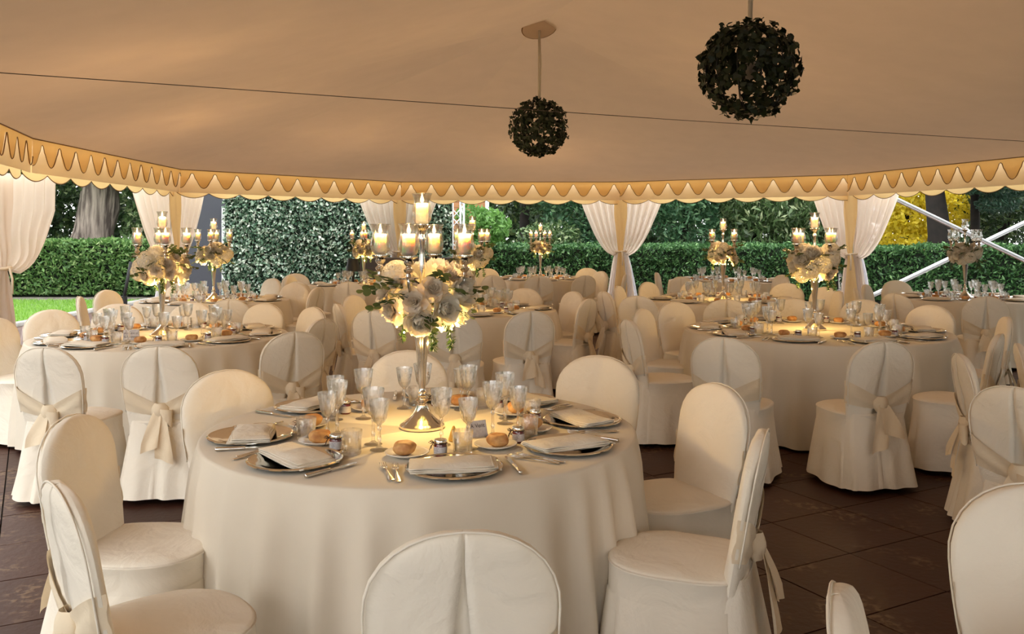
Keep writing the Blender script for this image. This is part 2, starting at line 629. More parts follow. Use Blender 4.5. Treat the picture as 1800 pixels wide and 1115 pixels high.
def curtain(idx, label):
    p = W[idx]
    ta = (Vector((*W[idx], 0)) - Vector((*W[idx - 1], 0))).normalized()
    tb = (Vector((*W[idx + 1], 0)) - Vector((*W[idx], 0))).normalized()
    tt = (ta + tb).normalized()
    rz = math.atan2(tt.y, tt.x)
    if idx == 1:
        rz -= 0.45
        p = (p[0] - 0.12, p[1] + 0.0)
    off = 0.30 if idx == 1 else 0.16
    p = (p[0] - math.sin(rz) * off, p[1] + math.cos(rz) * off)
    root = thing('tied_curtain', label, 'curtain', (p[0], p[1], 0), rz, 'curtains tied to the tent posts')
    top = 2.19 if idx == 1 else 2.46
    rnd = random.Random(idx)

    def half(side):
        ph = rnd.random() * 6

        def wide(z):
            if z >= TIE:
                k = (z - TIE) / (top - TIE)
                return 0.10 + (0.74 * min(1.0, k * 1.6) ** 0.36 if idx == 1 else 0.72 * min(1.0, k * 1.25) ** 0.5)
            return 0.10 + 0.20 * ((TIE - z) / TIE) ** 0.6

        def fn(u, v):
            # u across from the post to the outer edge, v from the top down to the floor
            z = top + (0.02 - top) * v
            bag = 0.0
            if z >= TIE:
                k = (z - TIE) / (top - TIE)
                bag = -0.10 * u * max(0, 1 - k * 2.2) * 1.0
            w = wide(z)
            x = side * (0.02 + (w - 0.02) * u)
            dens = 0.035 if z > TIE else 0.03
            puff = 0.07 * math.exp(-((z - TIE - 0.14) / 0.16) ** 2) * math.sin(PI * min(1, u * 1.05))
            y = dens * math.sin(u * 2 * PI * 5.5 + ph + 0.8 * math.sin(v * 3)) * (0.35 + min(1, w / 0.5)) + 0.012 * math.sin(u * 71 + v * 5)
            y -= puff * 1.2
            return (x, y, z + bag)
        up = MB().grid(fn, 60, 46)
        link('sheer_panel', up.mesh('sheer_panel', 'sheer'), root)

        def low(u, v):
            z = 1.16 - v * 1.14
            x = side * (0.03 + (0.06 + 0.26 * v ** 0.7) * u)
            y = 0.10 + 0.03 * math.sin(u * 2 * PI * 4 + ph)
            return (x, y, z)
        link('white_underskirt', MB().grid(low, 40, 14).mesh('white_underskirt', 'sheer_white'), root)
    half(-1)
    half(1)

    def strip(u, v):
        z = top - v * (top - 0.03)
        k = abs(z - TIE)
        w = 0.045 + 0.085 * min(1, k / 0.7)
        x = (u - 0.5) * 2 * w
        return (x, -0.075 - 0.03 * math.exp(-((z - TIE - 0.15) / 0.2) ** 2) + 0.008 * math.sin(u * 12 + z * 3), z)
    link('centre_panel', MB().grid(strip, 10, 40).mesh('centre_panel', 'sheer' if idx == 1 else 'ochre'), root)
    ring = [(0.115 * math.cos(k * PI / 8), 0.10 * math.sin(k * PI / 8) - 0.02, TIE - 0.005 + 0.008 * math.sin(k)) for k in range(17)]
    link('tie_cord', MB().tube(ring, 0.018, 8).mesh('tie_cord', 'sash'), root)
    link('tie_tail', MB().tube([(0.03, -0.13, TIE), (0.05, -0.15, TIE - 0.12), (0.045, -0.15, TIE - 0.28)], [0.014, 0.012, 0.016], 6).mesh('tie_tail', 'sash'), root)
    link('post', MB().tube([(0, 0.06, 0), (0, 0.06, 2.5)], 0.035, 12).mesh('post', 'post'), root)


curtain(1, 'tied cream curtain at the far left edge beside the lawn')
curtain(2, 'tied cream curtain left of the ivy screen')
curtain(3, 'tied curtain behind the dark bar, right of the ivy screen')
curtain(4, 'tied sheer curtain with ochre strip right of centre before the hedge')
curtain(5, 'tied sheer pink-white curtain beside the white brace bars')

# ------------------------------------------------------------------ floor and ground
floor = structure('floor', MB().box((-12, -12, -0.06), (14, 18.6, -0.012)).mesh('floor', 'grout'))
floor['label'] = 'dark reddish stone tile floor'
TS = 0.52
ca, sa = 0.88, 0.475
nrm = math.hypot(ca, sa)
ca, sa = ca / nrm, sa / nrm
hw = TS / 2 - 0.004
tile_me = MB().prism([(-hw, -hw), (hw, -hw), (hw, hw), (-hw, hw)], -0.02, -0.001).mesh('tile', 'tile', False)
cells = []
for i in range(-60, 61):
    for j in range(-60, 61):
        x = i * TS * ca - j * TS * sa + 1.745
        y = i * TS * sa + j * TS * ca + 4.66
        if not (-9 < x < 10.5 and 1.0 < y < 17.8):
            continue
        if abs(x) > 0.66 * y + 0.6:
            continue
        cells.append((y, x))
cells.sort()
rot_t = math.atan2(sa, ca)
for y, x in cells[:300]:
    link('tile', tile_me, floor, (x, y, 0.0015 * nz(x, y, 3.3, 2)), (0, 0, rot_t))
rest = MB()
for y, x in cells[300:]:
    rest.add(MB().prism([(-hw, -hw), (hw, -hw), (hw, hw), (-hw, hw)], -0.02, -0.001),
             Matrix.Translation((x, y, 0)) @ Matrix.Rotation(rot_t, 4, 'Z'))
link('far_tiles', rest.mesh('far_tiles', 'tile', False), floor, kind='stuff')

ground = structure('ground', MB().box((-70, -60, -0.14), (70, 80, -0.065)).mesh('ground', 'soil'))
ground['label'] = 'bare brown soil beneath the hedges and trees'
gravel = structure('gravel_path', MB().box((-8.2, 9.0, -0.10), (-5.6, 21.0, -0.004)).mesh('gravel_path', 'gravel'))
gravel['label'] = 'strip of pinkish gravel between tent and lawn'
lawn = structure('lawn', MB().box((-24, 11.0, -0.10), (-8.2, 20.2, 0.01)).mesh('lawn', 'lawn'))
lawn['label'] = 'bright green lawn at the left'
NB = 26000
gp = np.stack([RNG.uniform(-17, -8.25, NB), RNG.uniform(12.5, 20.2, NB), np.full(NB, 0.025)], 1)
tag(link('grass', leaves('grass', gp, 0.085, 'grass', (0, 0, 1.6), 0.8, 0.13, 0.0), kind='stuff'),
    'short green grass blades covering the lawn', 'grass')
kerb = structure('kerb', MB().box((-8.30, 10.5, -0.05), (-8.12, 21.6, 0.06)).mesh('kerb', 'kerb'))
kerb['label'] = 'low stone kerb along the lawn edge'


# ------------------------------------------------------------------ hedges, trees, screen
def box_surface(n, lo, hi, faces):
    """random points on chosen faces of a box, pushed about a little"""
    out = []
    lo, hi = np.array(lo), np.array(hi)
    area = {'front': (hi[0] - lo[0]) * (hi[2] - lo[2]), 'top': (hi[0] - lo[0]) * (hi[1] - lo[1]),
            'left': (hi[1] - lo[1]) * (hi[2] - lo[2]), 'right': (hi[1] - lo[1]) * (hi[2] - lo[2])}
    tot = sum(area[f] for f in faces)
    for f in faces:
        k = int(n * area[f] / tot)
        p = lo + RNG.random((k, 3)) * (hi - lo)
        if f == 'front':
            p[:, 1] = lo[1]
        elif f == 'top':
            p[:, 2] = hi[2]
        elif f == 'left':
            p[:, 0] = lo[0]
        else:
            p[:, 0] = hi[0]
        out.append(p)
    return np.concatenate(out)


def hedge(label, lo, hi, n, size, mat, faces=('front', 'top', 'left', 'right')):
    root = thing('clipped_hedge', label, 'hedge', ((lo[0] + hi[0]) / 2, (lo[1] + hi[1]) / 2, 0), 0, 'clipped hedges around the tent')
    c = np.array(root.location)
    lo_, hi_ = np.array(lo) - c, np.array(hi) - c
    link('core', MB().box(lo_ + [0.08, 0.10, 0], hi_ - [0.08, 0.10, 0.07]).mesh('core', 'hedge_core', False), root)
    P = box_surface(n, lo_, hi_, faces)
    bump = np.array([0.10 * nz(p[0], p[1], p[2], 1.6) + 0.07 * nz(p[0] + 9, p[1], p[2], 4.5) for p in P])
    P[:, 1] += bump - 0.02 + RNG.normal(0, 0.035, len(P))
    P[:, 2] += bump * 0.6 + RNG.normal(0, 0.03, len(P))
    P[:, 2] = np.maximum(P[:, 2], 0.03)
    link('foliage', leaves('foliage', P, size, mat, (0, -0.55, 0.35), 0.8, 0.40), root, kind='stuff')


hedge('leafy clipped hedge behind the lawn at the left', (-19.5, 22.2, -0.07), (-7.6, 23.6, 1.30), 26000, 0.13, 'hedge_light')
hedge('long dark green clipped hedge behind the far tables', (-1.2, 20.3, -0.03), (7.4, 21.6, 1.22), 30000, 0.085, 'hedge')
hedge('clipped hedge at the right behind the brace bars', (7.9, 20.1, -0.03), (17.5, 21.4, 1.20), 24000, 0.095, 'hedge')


def blob_points(n, blobs):
    out = []
    vol = [b[3] * b[4] for b in blobs]
    for b, v in zip(blobs, vol):
        k = max(10, int(n * v / sum(vol)))
        d = RNG.normal(size=(k, 3))
        d /= np.linalg.norm(d, axis=1)[:, None]
        r = 0.55 + 0.5 * RNG.random(k) ** 0.6
        p = d * r[:, None] * np.array([b[3], b[3], b[4]]) + np.array(b[:3])
        out.append(p)
    return np.concatenate(out)


def tree(name, label, cat, loc, blobs, n, size, mat, trunk=None, bark='bark_dark', group=None, droop=0.0, aspect=0.42, axis=None):
    root = thing(name, label, cat, loc, 0, group)
    P = blob_points(n, blobs)
    P = P[P[:, 2] > 0.05]
    link('foliage', leaves('foliage', P, size, mat, axis, 0.9, aspect, 0.25, 0.4, droop), root, kind='stuff')
    if trunk:
        pts, rads = trunk
        m = MB()
        b0 = len(m.v)
        m.tube(pts, rads, 14)
        for k in range(b0, len(m.v)):
            x, y, z = m.v[k]
            s = 1 + 0.16 * nz(x, y, z * 0.35, 3.0)
            m.v[k] = (x * s, y * s, z)
        link('trunk', m.mesh('trunk', bark), root)
    return root


TG = 'trees and shrubs beyond the hedge'
# left: big trunk with dark ivy foliage round it
tree('ivy_tree', 'large tree with thick grey trunk behind the left hedge', 'tree', (-11.7, 24.6, -0.03),
     [(0, 1.6, 3.9, 2.6, 1.6), (-1.5, -0.3, 3.7, 1.0, 0.9), (1.2, -0.6, 3.6, 0.9, 0.8)], 5200, 0.22, 'tree_laurel',
     ([(-0.12, 0, 0), (-0.02, 0, 0.9), (0.10, 0, 1.6), (0.22, 0, 2.3), (0.32, 0, 3.2), (0.4, 0.2, 5.0)], [0.85, 0.66, 0.54, 0.48, 0.46, 0.40]), 'bark', TG, 0.4)
tree('dark_shrub', 'dark shrub behind the hedge, left of the thick trunk', 'shrub', (-14.2, 25.2, -0.03),
     [(0, 0, 1.6, 1.6, 1.7), (0.5, 0.4, 3.2, 1.7, 1.6)], 6500, 0.20, 'tree_dark', None, group=TG)
tree('dark_shrub', 'dark leafy shrub between the thick trunk and the curtain', 'shrub', (-9.6, 25.4, -0.03),
     [(0, 0, 1.5, 1.4, 1.7), (0.2, 0.3, 3.1, 1.6, 1.5)], 7500, 0.20, 'tree_laurel', None, group=TG, droop=0.5)
tree('dark_shrub', 'dark shrub behind the curtain left of the ivy screen', 'shrub', (-7.2, 24.5, -0.03),
     [(0, 0, 1.4, 1.3, 1.6), (0, 0.3, 3.0, 1.4, 1.4)], 5000, 0.20, 'tree_dark', None, group=TG)
# centre
tree('bright_shrub', 'light green leafy bush beside the truss tower', 'shrub', (-0.75, 21.9, -0.03),
     [(0, 0, 1.1, 0.6, 0.9), (0.15, -0.1, 1.75, 0.55, 0.42), (-0.25, 0, 2.0, 0.4, 0.3)], 2600, 0.15, 'bush', None, group=TG)
tree('gloomy_tree', 'dark sparse tree with thin trunk right of the truss tower', 'tree', (0.35, 25.5, -0.03),
     [(0, 0.6, 3.6, 1.4, 1.2), (0.6, 0.2, 2.3, 0.9, 0.5), (-0.5, 0.8, 2.3, 0.7, 0.6)], 3400, 0.17, 'tree_dark',
     ([(0, 0, 0), (0.02, 0, 2.0), (0.0, 0, 4.5)], [0.16, 0.14, 0.11]), 'bark_dark', TG)
tree('olive_shrub', 'yellowish green shrub behind the far centre table', 'shrub', (0.7, 22.8, -0.03),
     [(0, 0, 1.1, 0.75, 0.7), (0.5, 0.2, 1.35, 0.6, 0.5)], 2400, 0.13, 'tree_laurel', None, group=TG)
tree('leafy_tree', 'green leafy tree left of the centre curtain', 'tree', (2.0, 24.0, -0.03),
     [(0, 0, 2.2, 1.2, 0.9), (-0.5, -0.3, 2.9, 1.1, 0.8), (0.6, 0.3, 3.4, 1.3, 1.0), (0.2, 0, 1.2, 1.0, 0.7)], 7600, 0.16, 'tree_mid',
     ([(0, 0.3, 0), (0.1, 0.3, 3.5)], [0.13, 0.08]), 'bark_dark', TG, 0.3)
# right of the centre curtain
tree('leafy_tree', 'bluish green leafy tree just right of the centre curtain', 'tree', (4.6, 23.4, -0.03),
     [(0, 0, 1.8, 0.9, 0.8), (-0.2, -0.2, 2.7, 1.1, 0.9), (0.3, 0.2, 3.3, 1.0, 0.8)], 6500, 0.15, 'tree_mid',
     ([(0, 0.3, 0), (0, 0.3, 3.3)], [0.12, 0.08]), 'bark_dark', TG, 0.2)
tree('laurel_tree', 'olive green laurel with long hanging leaves behind the hedge', 'tree', (6.5, 23.6, -0.03),
     [(0, 0, 1.5, 1.1, 0.8), (0.2, -0.2, 2.4, 1.3, 0.8), (0.5, 0.2, 3.2, 1.4, 0.8), (1.4, 0, 1.6, 0.9, 0.8)], 8600, 0.21, 'tree_laurel',
     ([(0, 0.3, 0), (0.1, 0.3, 3.2)], [0.12, 0.08]), 'bark_dark', TG, 0.9, 0.28)
tree('dark_conifer', 'dark tree behind the pink-white curtain', 'tree', (8.9, 24.4, -0.03),
     [(0, 0, 1.4, 0.9, 1.0), (0, 0.2, 2.8, 1.1, 1.2)], 3800, 0.18, 'tree_dark',
     ([(0, 0.2, 0), (0, 0.2, 4.0)], [0.14, 0.1]), 'bark_dark', TG)
tree('sun_painted_conifer', 'conifer with sunlight painted into its yellow leaves, right of the pink-white curtain', 'tree', (10.9, 24.2, -0.03),
     [(0, 0, 1.3, 0.9, 0.55), (0.0, -0.1, 1.9, 0.75, 0.4), (-0.1, 0, 2.5, 0.7, 0.4), (0.1, 0, 3.1, 0.6, 0.45), (1.3, 0.6, 2.2, 0.6, 0.6), (0.2, 0.3, 3.8, 0.6, 0.5)], 7000, 0.15, 'tree_sun_painted',
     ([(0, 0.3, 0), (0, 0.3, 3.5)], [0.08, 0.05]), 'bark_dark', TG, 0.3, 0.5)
tree('dark_trunk_tree', 'blackish tree with thick trunk at the right behind the hedge', 'tree', (10.75, 22.4, -0.03),
     [(0.4, 0.4, 4.4, 1.6, 1.2)], 3000, 0.17, 'tree_dark',
     ([(0, 0, 0), (0.03, 0, 1.5), (-0.08, 0, 2.6), (-0.1, 0, 4.2)], [0.34, 0.28, 0.22, 0.2]), 'bark_dark', TG)
tree('blue_conifer', 'bluish conifer with drooping boughs at the upper right', 'tree', (11.9, 22.3, -0.03),
     [(0, 0, 3.05, 0.9, 0.28), (-0.5, -0.2, 2.75, 0.6, 0.22), (0.5, -0.1, 2.7, 0.7, 0.25), (0.3, 0, 2.3, 0.5, 0.25), (-0.7, 0, 3.3, 0.7, 0.25), (0.8, 0, 3.4, 0.8, 0.3)], 6500, 0.12, 'conifer',
     ([(0.1, 0.7, 0), (0.1, 0.7, 4.0)], [0.13, 0.09]), 'bark_dark', TG, 0.5, 0.3)
tree('dark_yew', 'very dark spreading tree at the right edge with sky behind', 'tree', (13.9, 24.6, -0.03),
     [(0, 0, 1.5, 1.1, 0.9), (-0.5, 0, 2.4, 1.0, 0.6), (0.6, 0, 3.6, 1.3, 0.5), (1.2, 0, 1.9, 0.9, 0.6)], 4600, 0.17, 'tree_dark',
     ([(-0.6, 0, 0), (-0.2, 0, 2.0), (0.5, 0, 3.6)], [0.16, 0.13, 0.10]), 'bark_dark', TG)
# a dense wood closes the view farther back
for k, (x, y, w) in enumerate([(-24, 34, 4.2), (-18, 33, 3.8), (-12.5, 35, 4.0), (-7, 33, 3.6), (-2.2, 34, 3.0), (2.4, 33, 3.0), (6.8, 34, 3.0), (11.6, 37, 2.6), (17.2, 36, 3.0), (23, 36, 4.0), (-15, 42, 5), (-6, 42, 5), (4.5, 41, 5), (14, 44, 4)]):
    words = ['far left', 'left', 'left of the thick trunk', 'behind the ivy screen', 'behind the truss tower', 'behind the centre',
             'behind the laurel', 'behind the sun-painted conifer', 'behind the right edge', 'far right', 'back row left', 'back row behind the screen', 'back row centre', 'back row right'][k]
    tree('woodland_tree', 'distant dark woodland tree, ' + words, 'tree', (x, y, -0.03),
         [(0, 0, 2.2, w * 0.9, 2.2), (0, 0, 5.0, w, 2.4)], 4200, 0.42, 'tree_dark', ([(0, 0, 0), (0, 0, 5)], [0.25, 0.18]), 'bark_dark', 'distant woodland')

for k, (x, y) in enumerate([(-17, 4), (-26, -5), (-22, -18), (-9, -34), (8, -34), (15, -16), (19.5, -8), (20.5, 0), (20, 8), (19, 15), (-21, 12)]):  # unseen trees added at the sides and behind to block low daylight
    words = ['left of the tent', 'left behind the camera', 'far left behind the camera', 'behind the camera', 'behind the tent entrance', 'right behind the camera',
             'far right behind the camera', 'right of the tent', 'right of the right edge table', 'right of the brace bars', 'far left of the lawn'][k]
    tree('woodland_tree', 'unseen tree added to block daylight, ' + words, 'tree', (x, y, -0.03), [(0, 0, 2.5, 4.2, 2.6), (0, 0, 6.5, 4.6, 3.0)], 3400, 0.75, 'tree_mid',
         ([(0, 0, 0), (0, 0, 7)], [0.3, 0.2]), 'bark_dark', 'unseen trees added to block daylight')

# artificial ivy screen
scr = thing('ivy_screen', 'tall screen of white-flecked artificial ivy leaves', 'screen', (-3.7, 18.9, 0))
link('backing', MB().box((-2.42, 0.02, 0), (2.42, 0.06, 3.0)).mesh('backing', 'screen_back', False), scr)
P = np.stack([RNG.uniform(-2.45, 2.42, 17000), -0.01 - 0.07 * RNG.random(17000), RNG.uniform(0.02, 3.02, 17000)], 1)
link('ivy_leaves', leaves('ivy_leaves', P, 0.085, 'screen_leaf', (0, -0.7, -0.35), 0.8, 0.62, 0.25), scr, kind='stuff')
for x in (-2.4, 0.0, 2.4):
    link('frame_post', MB().box((x - 0.03, 0.06, 0), (x + 0.03, 0.12, 3.0)).mesh('frame_post', 'alloy', False), scr)

# grey cabin front left of the screen
cab = thing('garden_cabin', 'grey-blue cabin front left of the ivy screen', 'cabin', (-7.1, 20.3, 0))
link('wall', MB().box((-0.75, 0.05, -0.03), (0.9, 1.2, 2.5)).mesh('wall', 'grey_paint', False), cab)
link('door', MB().box((-0.35, 0.0, 0), (0.45, 0.05, 2.05)).mesh('door', 'grey_paint', False), cab)
link('door_frame', MB().box((0.47, -0.04, 0), (0.58, 0.05, 2.15)).mesh('door_frame', 'white_metal', False), cab)
link('door_frame', MB().box((-0.48, -0.04, 0), (-0.37, 0.05, 2.15)).mesh('door_frame', 'white_metal', False), cab)
link('corner_post', MB().box((0.78, -0.05, 0), (0.92, 0.05, 2.5)).mesh('corner_post', 'white_metal', False), cab)

# truss tower, shed, white ornament
tt = thing('truss_tower', 'aluminium lattice truss tower before the wooden shed', 'truss', (-1.33, 21.3, 0), 0.35)
hwt = 0.14
for sx in (-1, 1):
    for sy in (-1, 1):
        link('chord', MB().tube([(sx * hwt, sy * hwt, 0), (sx * hwt, sy * hwt, 3.2)], 0.025, 8).mesh('chord', 'white_metal'), tt)
for side in range(4):
    for k in range(10):
        z0, z1 = 0.1 + k * 0.3, 0.4 + k * 0.3
        p, q = ((-hwt, -hwt), (hwt, -hwt)) if side == 0 else ((hwt, -hwt), (hwt, hwt)) if side == 1 else ((hwt, hwt), (-hwt, hwt)) if side == 2 else ((-hwt, hwt), (-hwt, -hwt))
        if k % 2:
            p, q = q, p
        link('lattice_strut', MB().tube([(*p, z0), (*q, z1)], 0.012, 6).mesh('lattice_strut', 'white_metal'), tt)
shed = thing('wooden_shed', 'small wooden shed of reddish boards behind the truss tower', 'shed', (-1.3, 23.2, 0))
board = MB().box((-0.78, -0.012, 0), (0.62, 0.012, 0.135)).mesh('board', 'shed_board', False)
for k in range(19):
    link('board', board, shed, (0, 0, 0.03 + k * 0.145))
link('wall_core', MB().box((-0.76, 0.02, -0.03), (0.6, 1.0, 2.8)).mesh('wall_core', 'dark_wood', False), shed)
link('corner_trim', MB().box((0.60, -0.04, 0), (0.70, 0.05, 2.85)).mesh('corner_trim', 'white_metal', False), shed)
orn = thing('white_ornament', 'white ornament on a pedestal beside the truss tower', 'ornament', (-1.65, 20.6, 0))
link('pedestal', MB().box((-0.13, -0.13, 0), (0.13, 0.13, 1.05)).box((-0.2, -0.16, 1.05), (0.2, 0.16, 1.12)).mesh('pedestal', 'white_stone', False), orn)
link('block', MB().box((-0.11, -0.1, 1.12), (0.11, 0.1, 1.68)).mesh('block', 'white_stone', False), orn)
link('figure', MB().lathe([(0.04, 1.68), (0.035, 1.78), (0.09, 1.88), (0.15, 2.05), (0.18, 2.22), (0.16, 2.34), (0.05, 2.4), (0, 2.41)], 18).mesh('figure', 'white_stone'), orn)

# bar counter before the centre-left post
bar = thing('bar_counter', 'dark mahogany bar counter behind the ivy screen table', 'counter', (-1.85, 16.6, 0))
link('body', MB().box((-0.95, -0.25, 0), (0.95, 0.25, 1.02)).mesh('body', 'dark_wood', False), bar)
link('counter_top', MB().box((-1.02, -0.3, 1.02), (1.02, 0.3, 1.08)).mesh('counter_top', 'dark_wood', False), bar)
for x in (-0.6, 0, 0.6):
    link('front_panel', MB().box((x - 0.25, -0.27, 0.12), (x + 0.25, -0.25, 0.92)).mesh('front_panel', 'dark_wood', False), bar)

# white crossed brace bars at the right
for p, q, lab in (((5.95, 15.6, 2.52), (11.9, 16.9, 0.0), 'white metal brace bar sloping down to the right'),
                  ((11.6, 16.9, 2.62), (5.7, 16.2, -0.02), 'white metal brace bar sloping up to the right')):
    o = thing('brace_bar', lab, 'bar', p, 0, 'crossed brace bars')
    e = Vector(q) - Vector(p)
    link('tube', MB().bar((0, 0, 0), e, 0.065, 0.065).mesh('tube', 'white_metal', False), o)
    link('rail', MB().bar((0, -0.04, 0), e + Vector((0, -0.04, 0)), 0.02, 0.02).mesh('rail', 'alloy', False), o)

# black leaning stand on the lawn
st = thing('black_stand', 'black leaning lamp stand on the lawn behind the left table', 'stand', (-7.3, 16.6, 0))
link('pole', MB().tube([(0, 0, 0.1), (0.17, 0, 1.0)], 0.03, 8).mesh('pole', 'black'), st)
link('foot', MB().box((-0.1, -0.12, 0), (0.1, 0.12, 0.16)).mesh('foot', 'black', False), st)
link('bracket', MB().box((-0.02, -0.06, 0.14), (0.08, 0.06, 0.36)).mesh('bracket', 'black', False), st)

# steel cable under the roof
cb = link('tension_cable', MB().tube([(-4.15, 5.1, 2.56), (1.4, 7.7, 2.535), (7.2, 10.4, 2.55)], 0.003, 6).mesh('tension_cable', 'steel_cable'))
tag(cb, 'thin grey steel cable stretched across under the tent roof', 'cable')


# ------------------------------------------------------------------ hanging ivy balls
def ivy_leaf_cloud(n, R, seed):
    rng = np.random.default_rng(seed)
    m = MB()
    shape = [(0, -0.5), (0.30, -0.38), (0.55, -0.05), (0.28, 0.08), (0.22, 0.30), (0, 0.62), (-0.22, 0.30), (-0.28, 0.08), (-0.55, -0.05), (-0.30, -0.38)]
    gaps = rng.normal(size=(60, 3))
    gaps /= np.linalg.norm(gaps, axis=1)[:, None]
    while n > 0:
        d = rng.normal(size=3)
        d /= np.linalg.norm(d)
        if (gaps @ d).max() > 0.992:
            continue
        n -= 1
        r = R * (0.84 + 0.24 * rng.random())
        c = Vector(d * r)
        zax = (Vector(d) + Vector(rng.normal(size=3)) * 0.45).normalized()
        xax = zax.cross(Vector(rng.normal(size=3))).normalized()
        yax = zax.cross(xax)
        s = 0.05 * (0.7 + 0.6 * rng.random())
        b = len(m.v)
        for x, y in shape:
            m.v.append(tuple(c + xax * x * s + yax * y * s + zax * (abs(x) * -0.25 * s)))
        m.f.append(tuple(range(b, b + len(shape))))
    for k in range(7):                     # loose shoots
        d = rng.normal(size=3)
        d[2] *= 0.6
        d /= np.linalg.norm(d)
        for j in range(3):
            c = Vector(d * (R * (1.05 + 0.06 * j)) + rng.normal(size=3) * 0.012)
            b = len(m.v)
            zax = Vector(rng.normal(size=3)).normalized()
            xax = zax.cross(Vector((0.2, 0.3, 1))).normalized()
            yax = zax.cross(xax)
            for x, y in shape:
                m.v.append(tuple(c + xax * x * 0.04 + yax * y * 0.04))
            m.f.append(tuple(range(b, b + len(shape))))
    return m


def ivy_ball(label, x, y, z, R, n, seed):
    root = thing('ivy_ball', label, 'ivy ball', (x, y, z), 0, 'ivy balls hanging from the roof')
    link('ivy_leaves', ivy_leaf_cloud(n, R, seed).mesh('ivy_leaves', 'ivy', False), root, kind='stuff')
    m = MB()
    for k in range(6):
        a = k * PI / 6
        m.tube([(R * 0.93 * math.cos(t) * math.cos(a), R * 0.93 * math.cos(t) * math.sin(a), R * 0.93 * math.sin(t)) for t in [j * PI / 12 for j in range(25)]], 0.004, 5)
    link('wire_frame', m.mesh('wire_frame', 'wire'), root)
    link('lamp_globe', MB().lathe([(0.0, -0.07), (0.05, -0.05), (0.07, 0), (0.05, 0.05), (0.02, 0.065), (0.02, 0.1), (0, 0.1)], 18).mesh('lamp_globe', 'globe'), root)
    top = RIDGE - z - 0.05
    link('hanging_ribbon', MB().tube([(0, 0, 0.09), (0, 0, R), (0.004, 0, top)], 0.012, 6).mesh('hanging_ribbon', 'ribbon'), root)
    link('hanging_ribbon', MB().tube([(0.012, 0.01, R * 0.9), (0.028, 0.012, (R + top) / 2), (0.012, 0, top)], 0.009, 6).mesh('hanging_ribbon', 'ribbon'), root)


ivy_ball('smaller looking dark ivy ball hanging under the roof disc', D1[0], D1[1], 2.835, 0.34, 1500, 3)
ivy_ball('nearer dark ivy ball hanging at the upper right', D2[0], D2[1], 2.72, 0.34, 1600, 5)
for (x, y), lab in ((D1, 'round beige roof disc above the farther ivy ball'), (D2, 'round beige roof disc above the nearer ivy ball')):
    disc = thing('roof_disc', lab, 'disc', (x, y, RIDGE), 0, 'roof discs')
    disc.rotation_euler = (-0.38, -0.16, 0)
    link('disc', MB().lathe([(0.0, -0.075), (0.20, -0.07), (0.215, -0.06), (0.215, -0.05), (0.0, -0.05)], 32).mesh('disc', 'plate_disc', True, 40), disc)
    link('rim', MB().tube([(0.216 * math.cos(k * PI / 16), 0.216 * math.sin(k * PI / 16), -0.058) for k in range(33)], 0.007, 6).mesh('rim', 'piping'), disc)

# ------------------------------------------------------------------ tables
TABLES = {1: (-0.37, 3.65, 0.875), 2: (-2.72, 6.90, 0.95), 3: (2.49, 7.30, 1.05), 4: (-0.41, 9.17, 0.87), 5: (-3.52, 10.47, 0.87),
          6: (-2.28, 13.65, 0.85), 7: (0.49, 15.31, 0.87), 8: (2.51, 10.55, 0.92), 9: (3.60, 14.77, 0.98), 10: (5.53, 10.83, 0.85)}
TNAME = {1: 'nearest table', 2: 'left table', 3: 'right table', 4: 'middle table', 5: 'rear left table', 6: 'ivy screen table',
         7: 'rear centre table', 8: 'rear right table', 9: 'hedge side table', 10: 'right edge table'}
TDESC = {1: 'in the foreground', 2: 'at the left beside the lawn', 3: 'at the right, largest behind the foreground',
         4: 'in the middle, straight behind the nearest one', 5: 'at the rear left before the curtain', 6: 'standing before the ivy screen',
         7: 'at the rear centre before the hedge', 8: 'between the right table and the hedge',
         9: 'far right by the hedge, lit by daylight', 10: 'at the right edge before the brace bars'}
TOP = 0.755


def cloth_mesh(R, seed):
    rnd = random.Random(seed)
    ph = [rnd.random() * 6.28 for _ in range(4)]
    nf = 25 + int(R * 6)
    n = 300

    def fold(a):
        w = a + 0.10 * math.sin(3 * a + ph[0]) + 0.06 * math.sin(7 * a + ph[1])
        s = math.sin(nf * w + ph[2])
        return (0.5 + 0.5 * s) ** 1.4 * (0.55 + 0.45 * math.sin(5 * a + ph[3]) * math.sin(3 * a + ph[1]))
    m = MB()
    rows = [(k, TOP, 0) for k in (0.02, 0.35, 0.7, 0.93)]
    rows += [(0.985, TOP - 0.0005, 0), (0.997, TOP - 0.004, 0), (1.0, TOP - 0.012, 0)]
    drop = [0.03, 0.08, 0.15, 0.25, 0.38, 0.52, 0.66, 0.8, 0.92, 1.0]
    rows += [(1.0, TOP - 0.012 - (TOP - 0.012 - 0.03) * t, t) for t in drop]
    for k, z, t in rows:
        for i in range(n):
            a = 2 * PI * i / n
            r = R * k
            if t:
                e = min(1, t * 1.3) ** 0.8
                r += 0.012 * min(1, t * 8) + 0.035 * t + 0.100 * e * fold(a)
            zz = z
            if t > 0.9:
                zz += 0.012 * math.sin(5 * a + ph[0])
            m.v.append((r * math.cos(a), r * math.sin(a), zz))
    for j in range(len(rows) - 1):
        for i in range(n):
            p, q = j * n + i, j * n + (i + 1) % n
            m.f.append((p, q, q + n, p + n) if False else (p, p + n, q + n, q))
    m.f.append(tuple(range(n)))
    return m.mesh('tablecloth', 'cloth')


for k, (x, y, R) in TABLES.items():
    t = thing('round_table', 'round banquet table under a floor-length ivory cloth ' + TDESC[k], 'table', (x, y, 0), 0, 'round banquet tables')
    link('tablecloth', cloth_mesh(R, k), t)
    link('table_top', MB().lathe([(0, TOP - 0.04), (R - 0.012, TOP - 0.04), (R - 0.012, TOP - 0.012), (0, TOP - 0.012)], 48).mesh('table_top', 'dark_wood', True, 40), t)

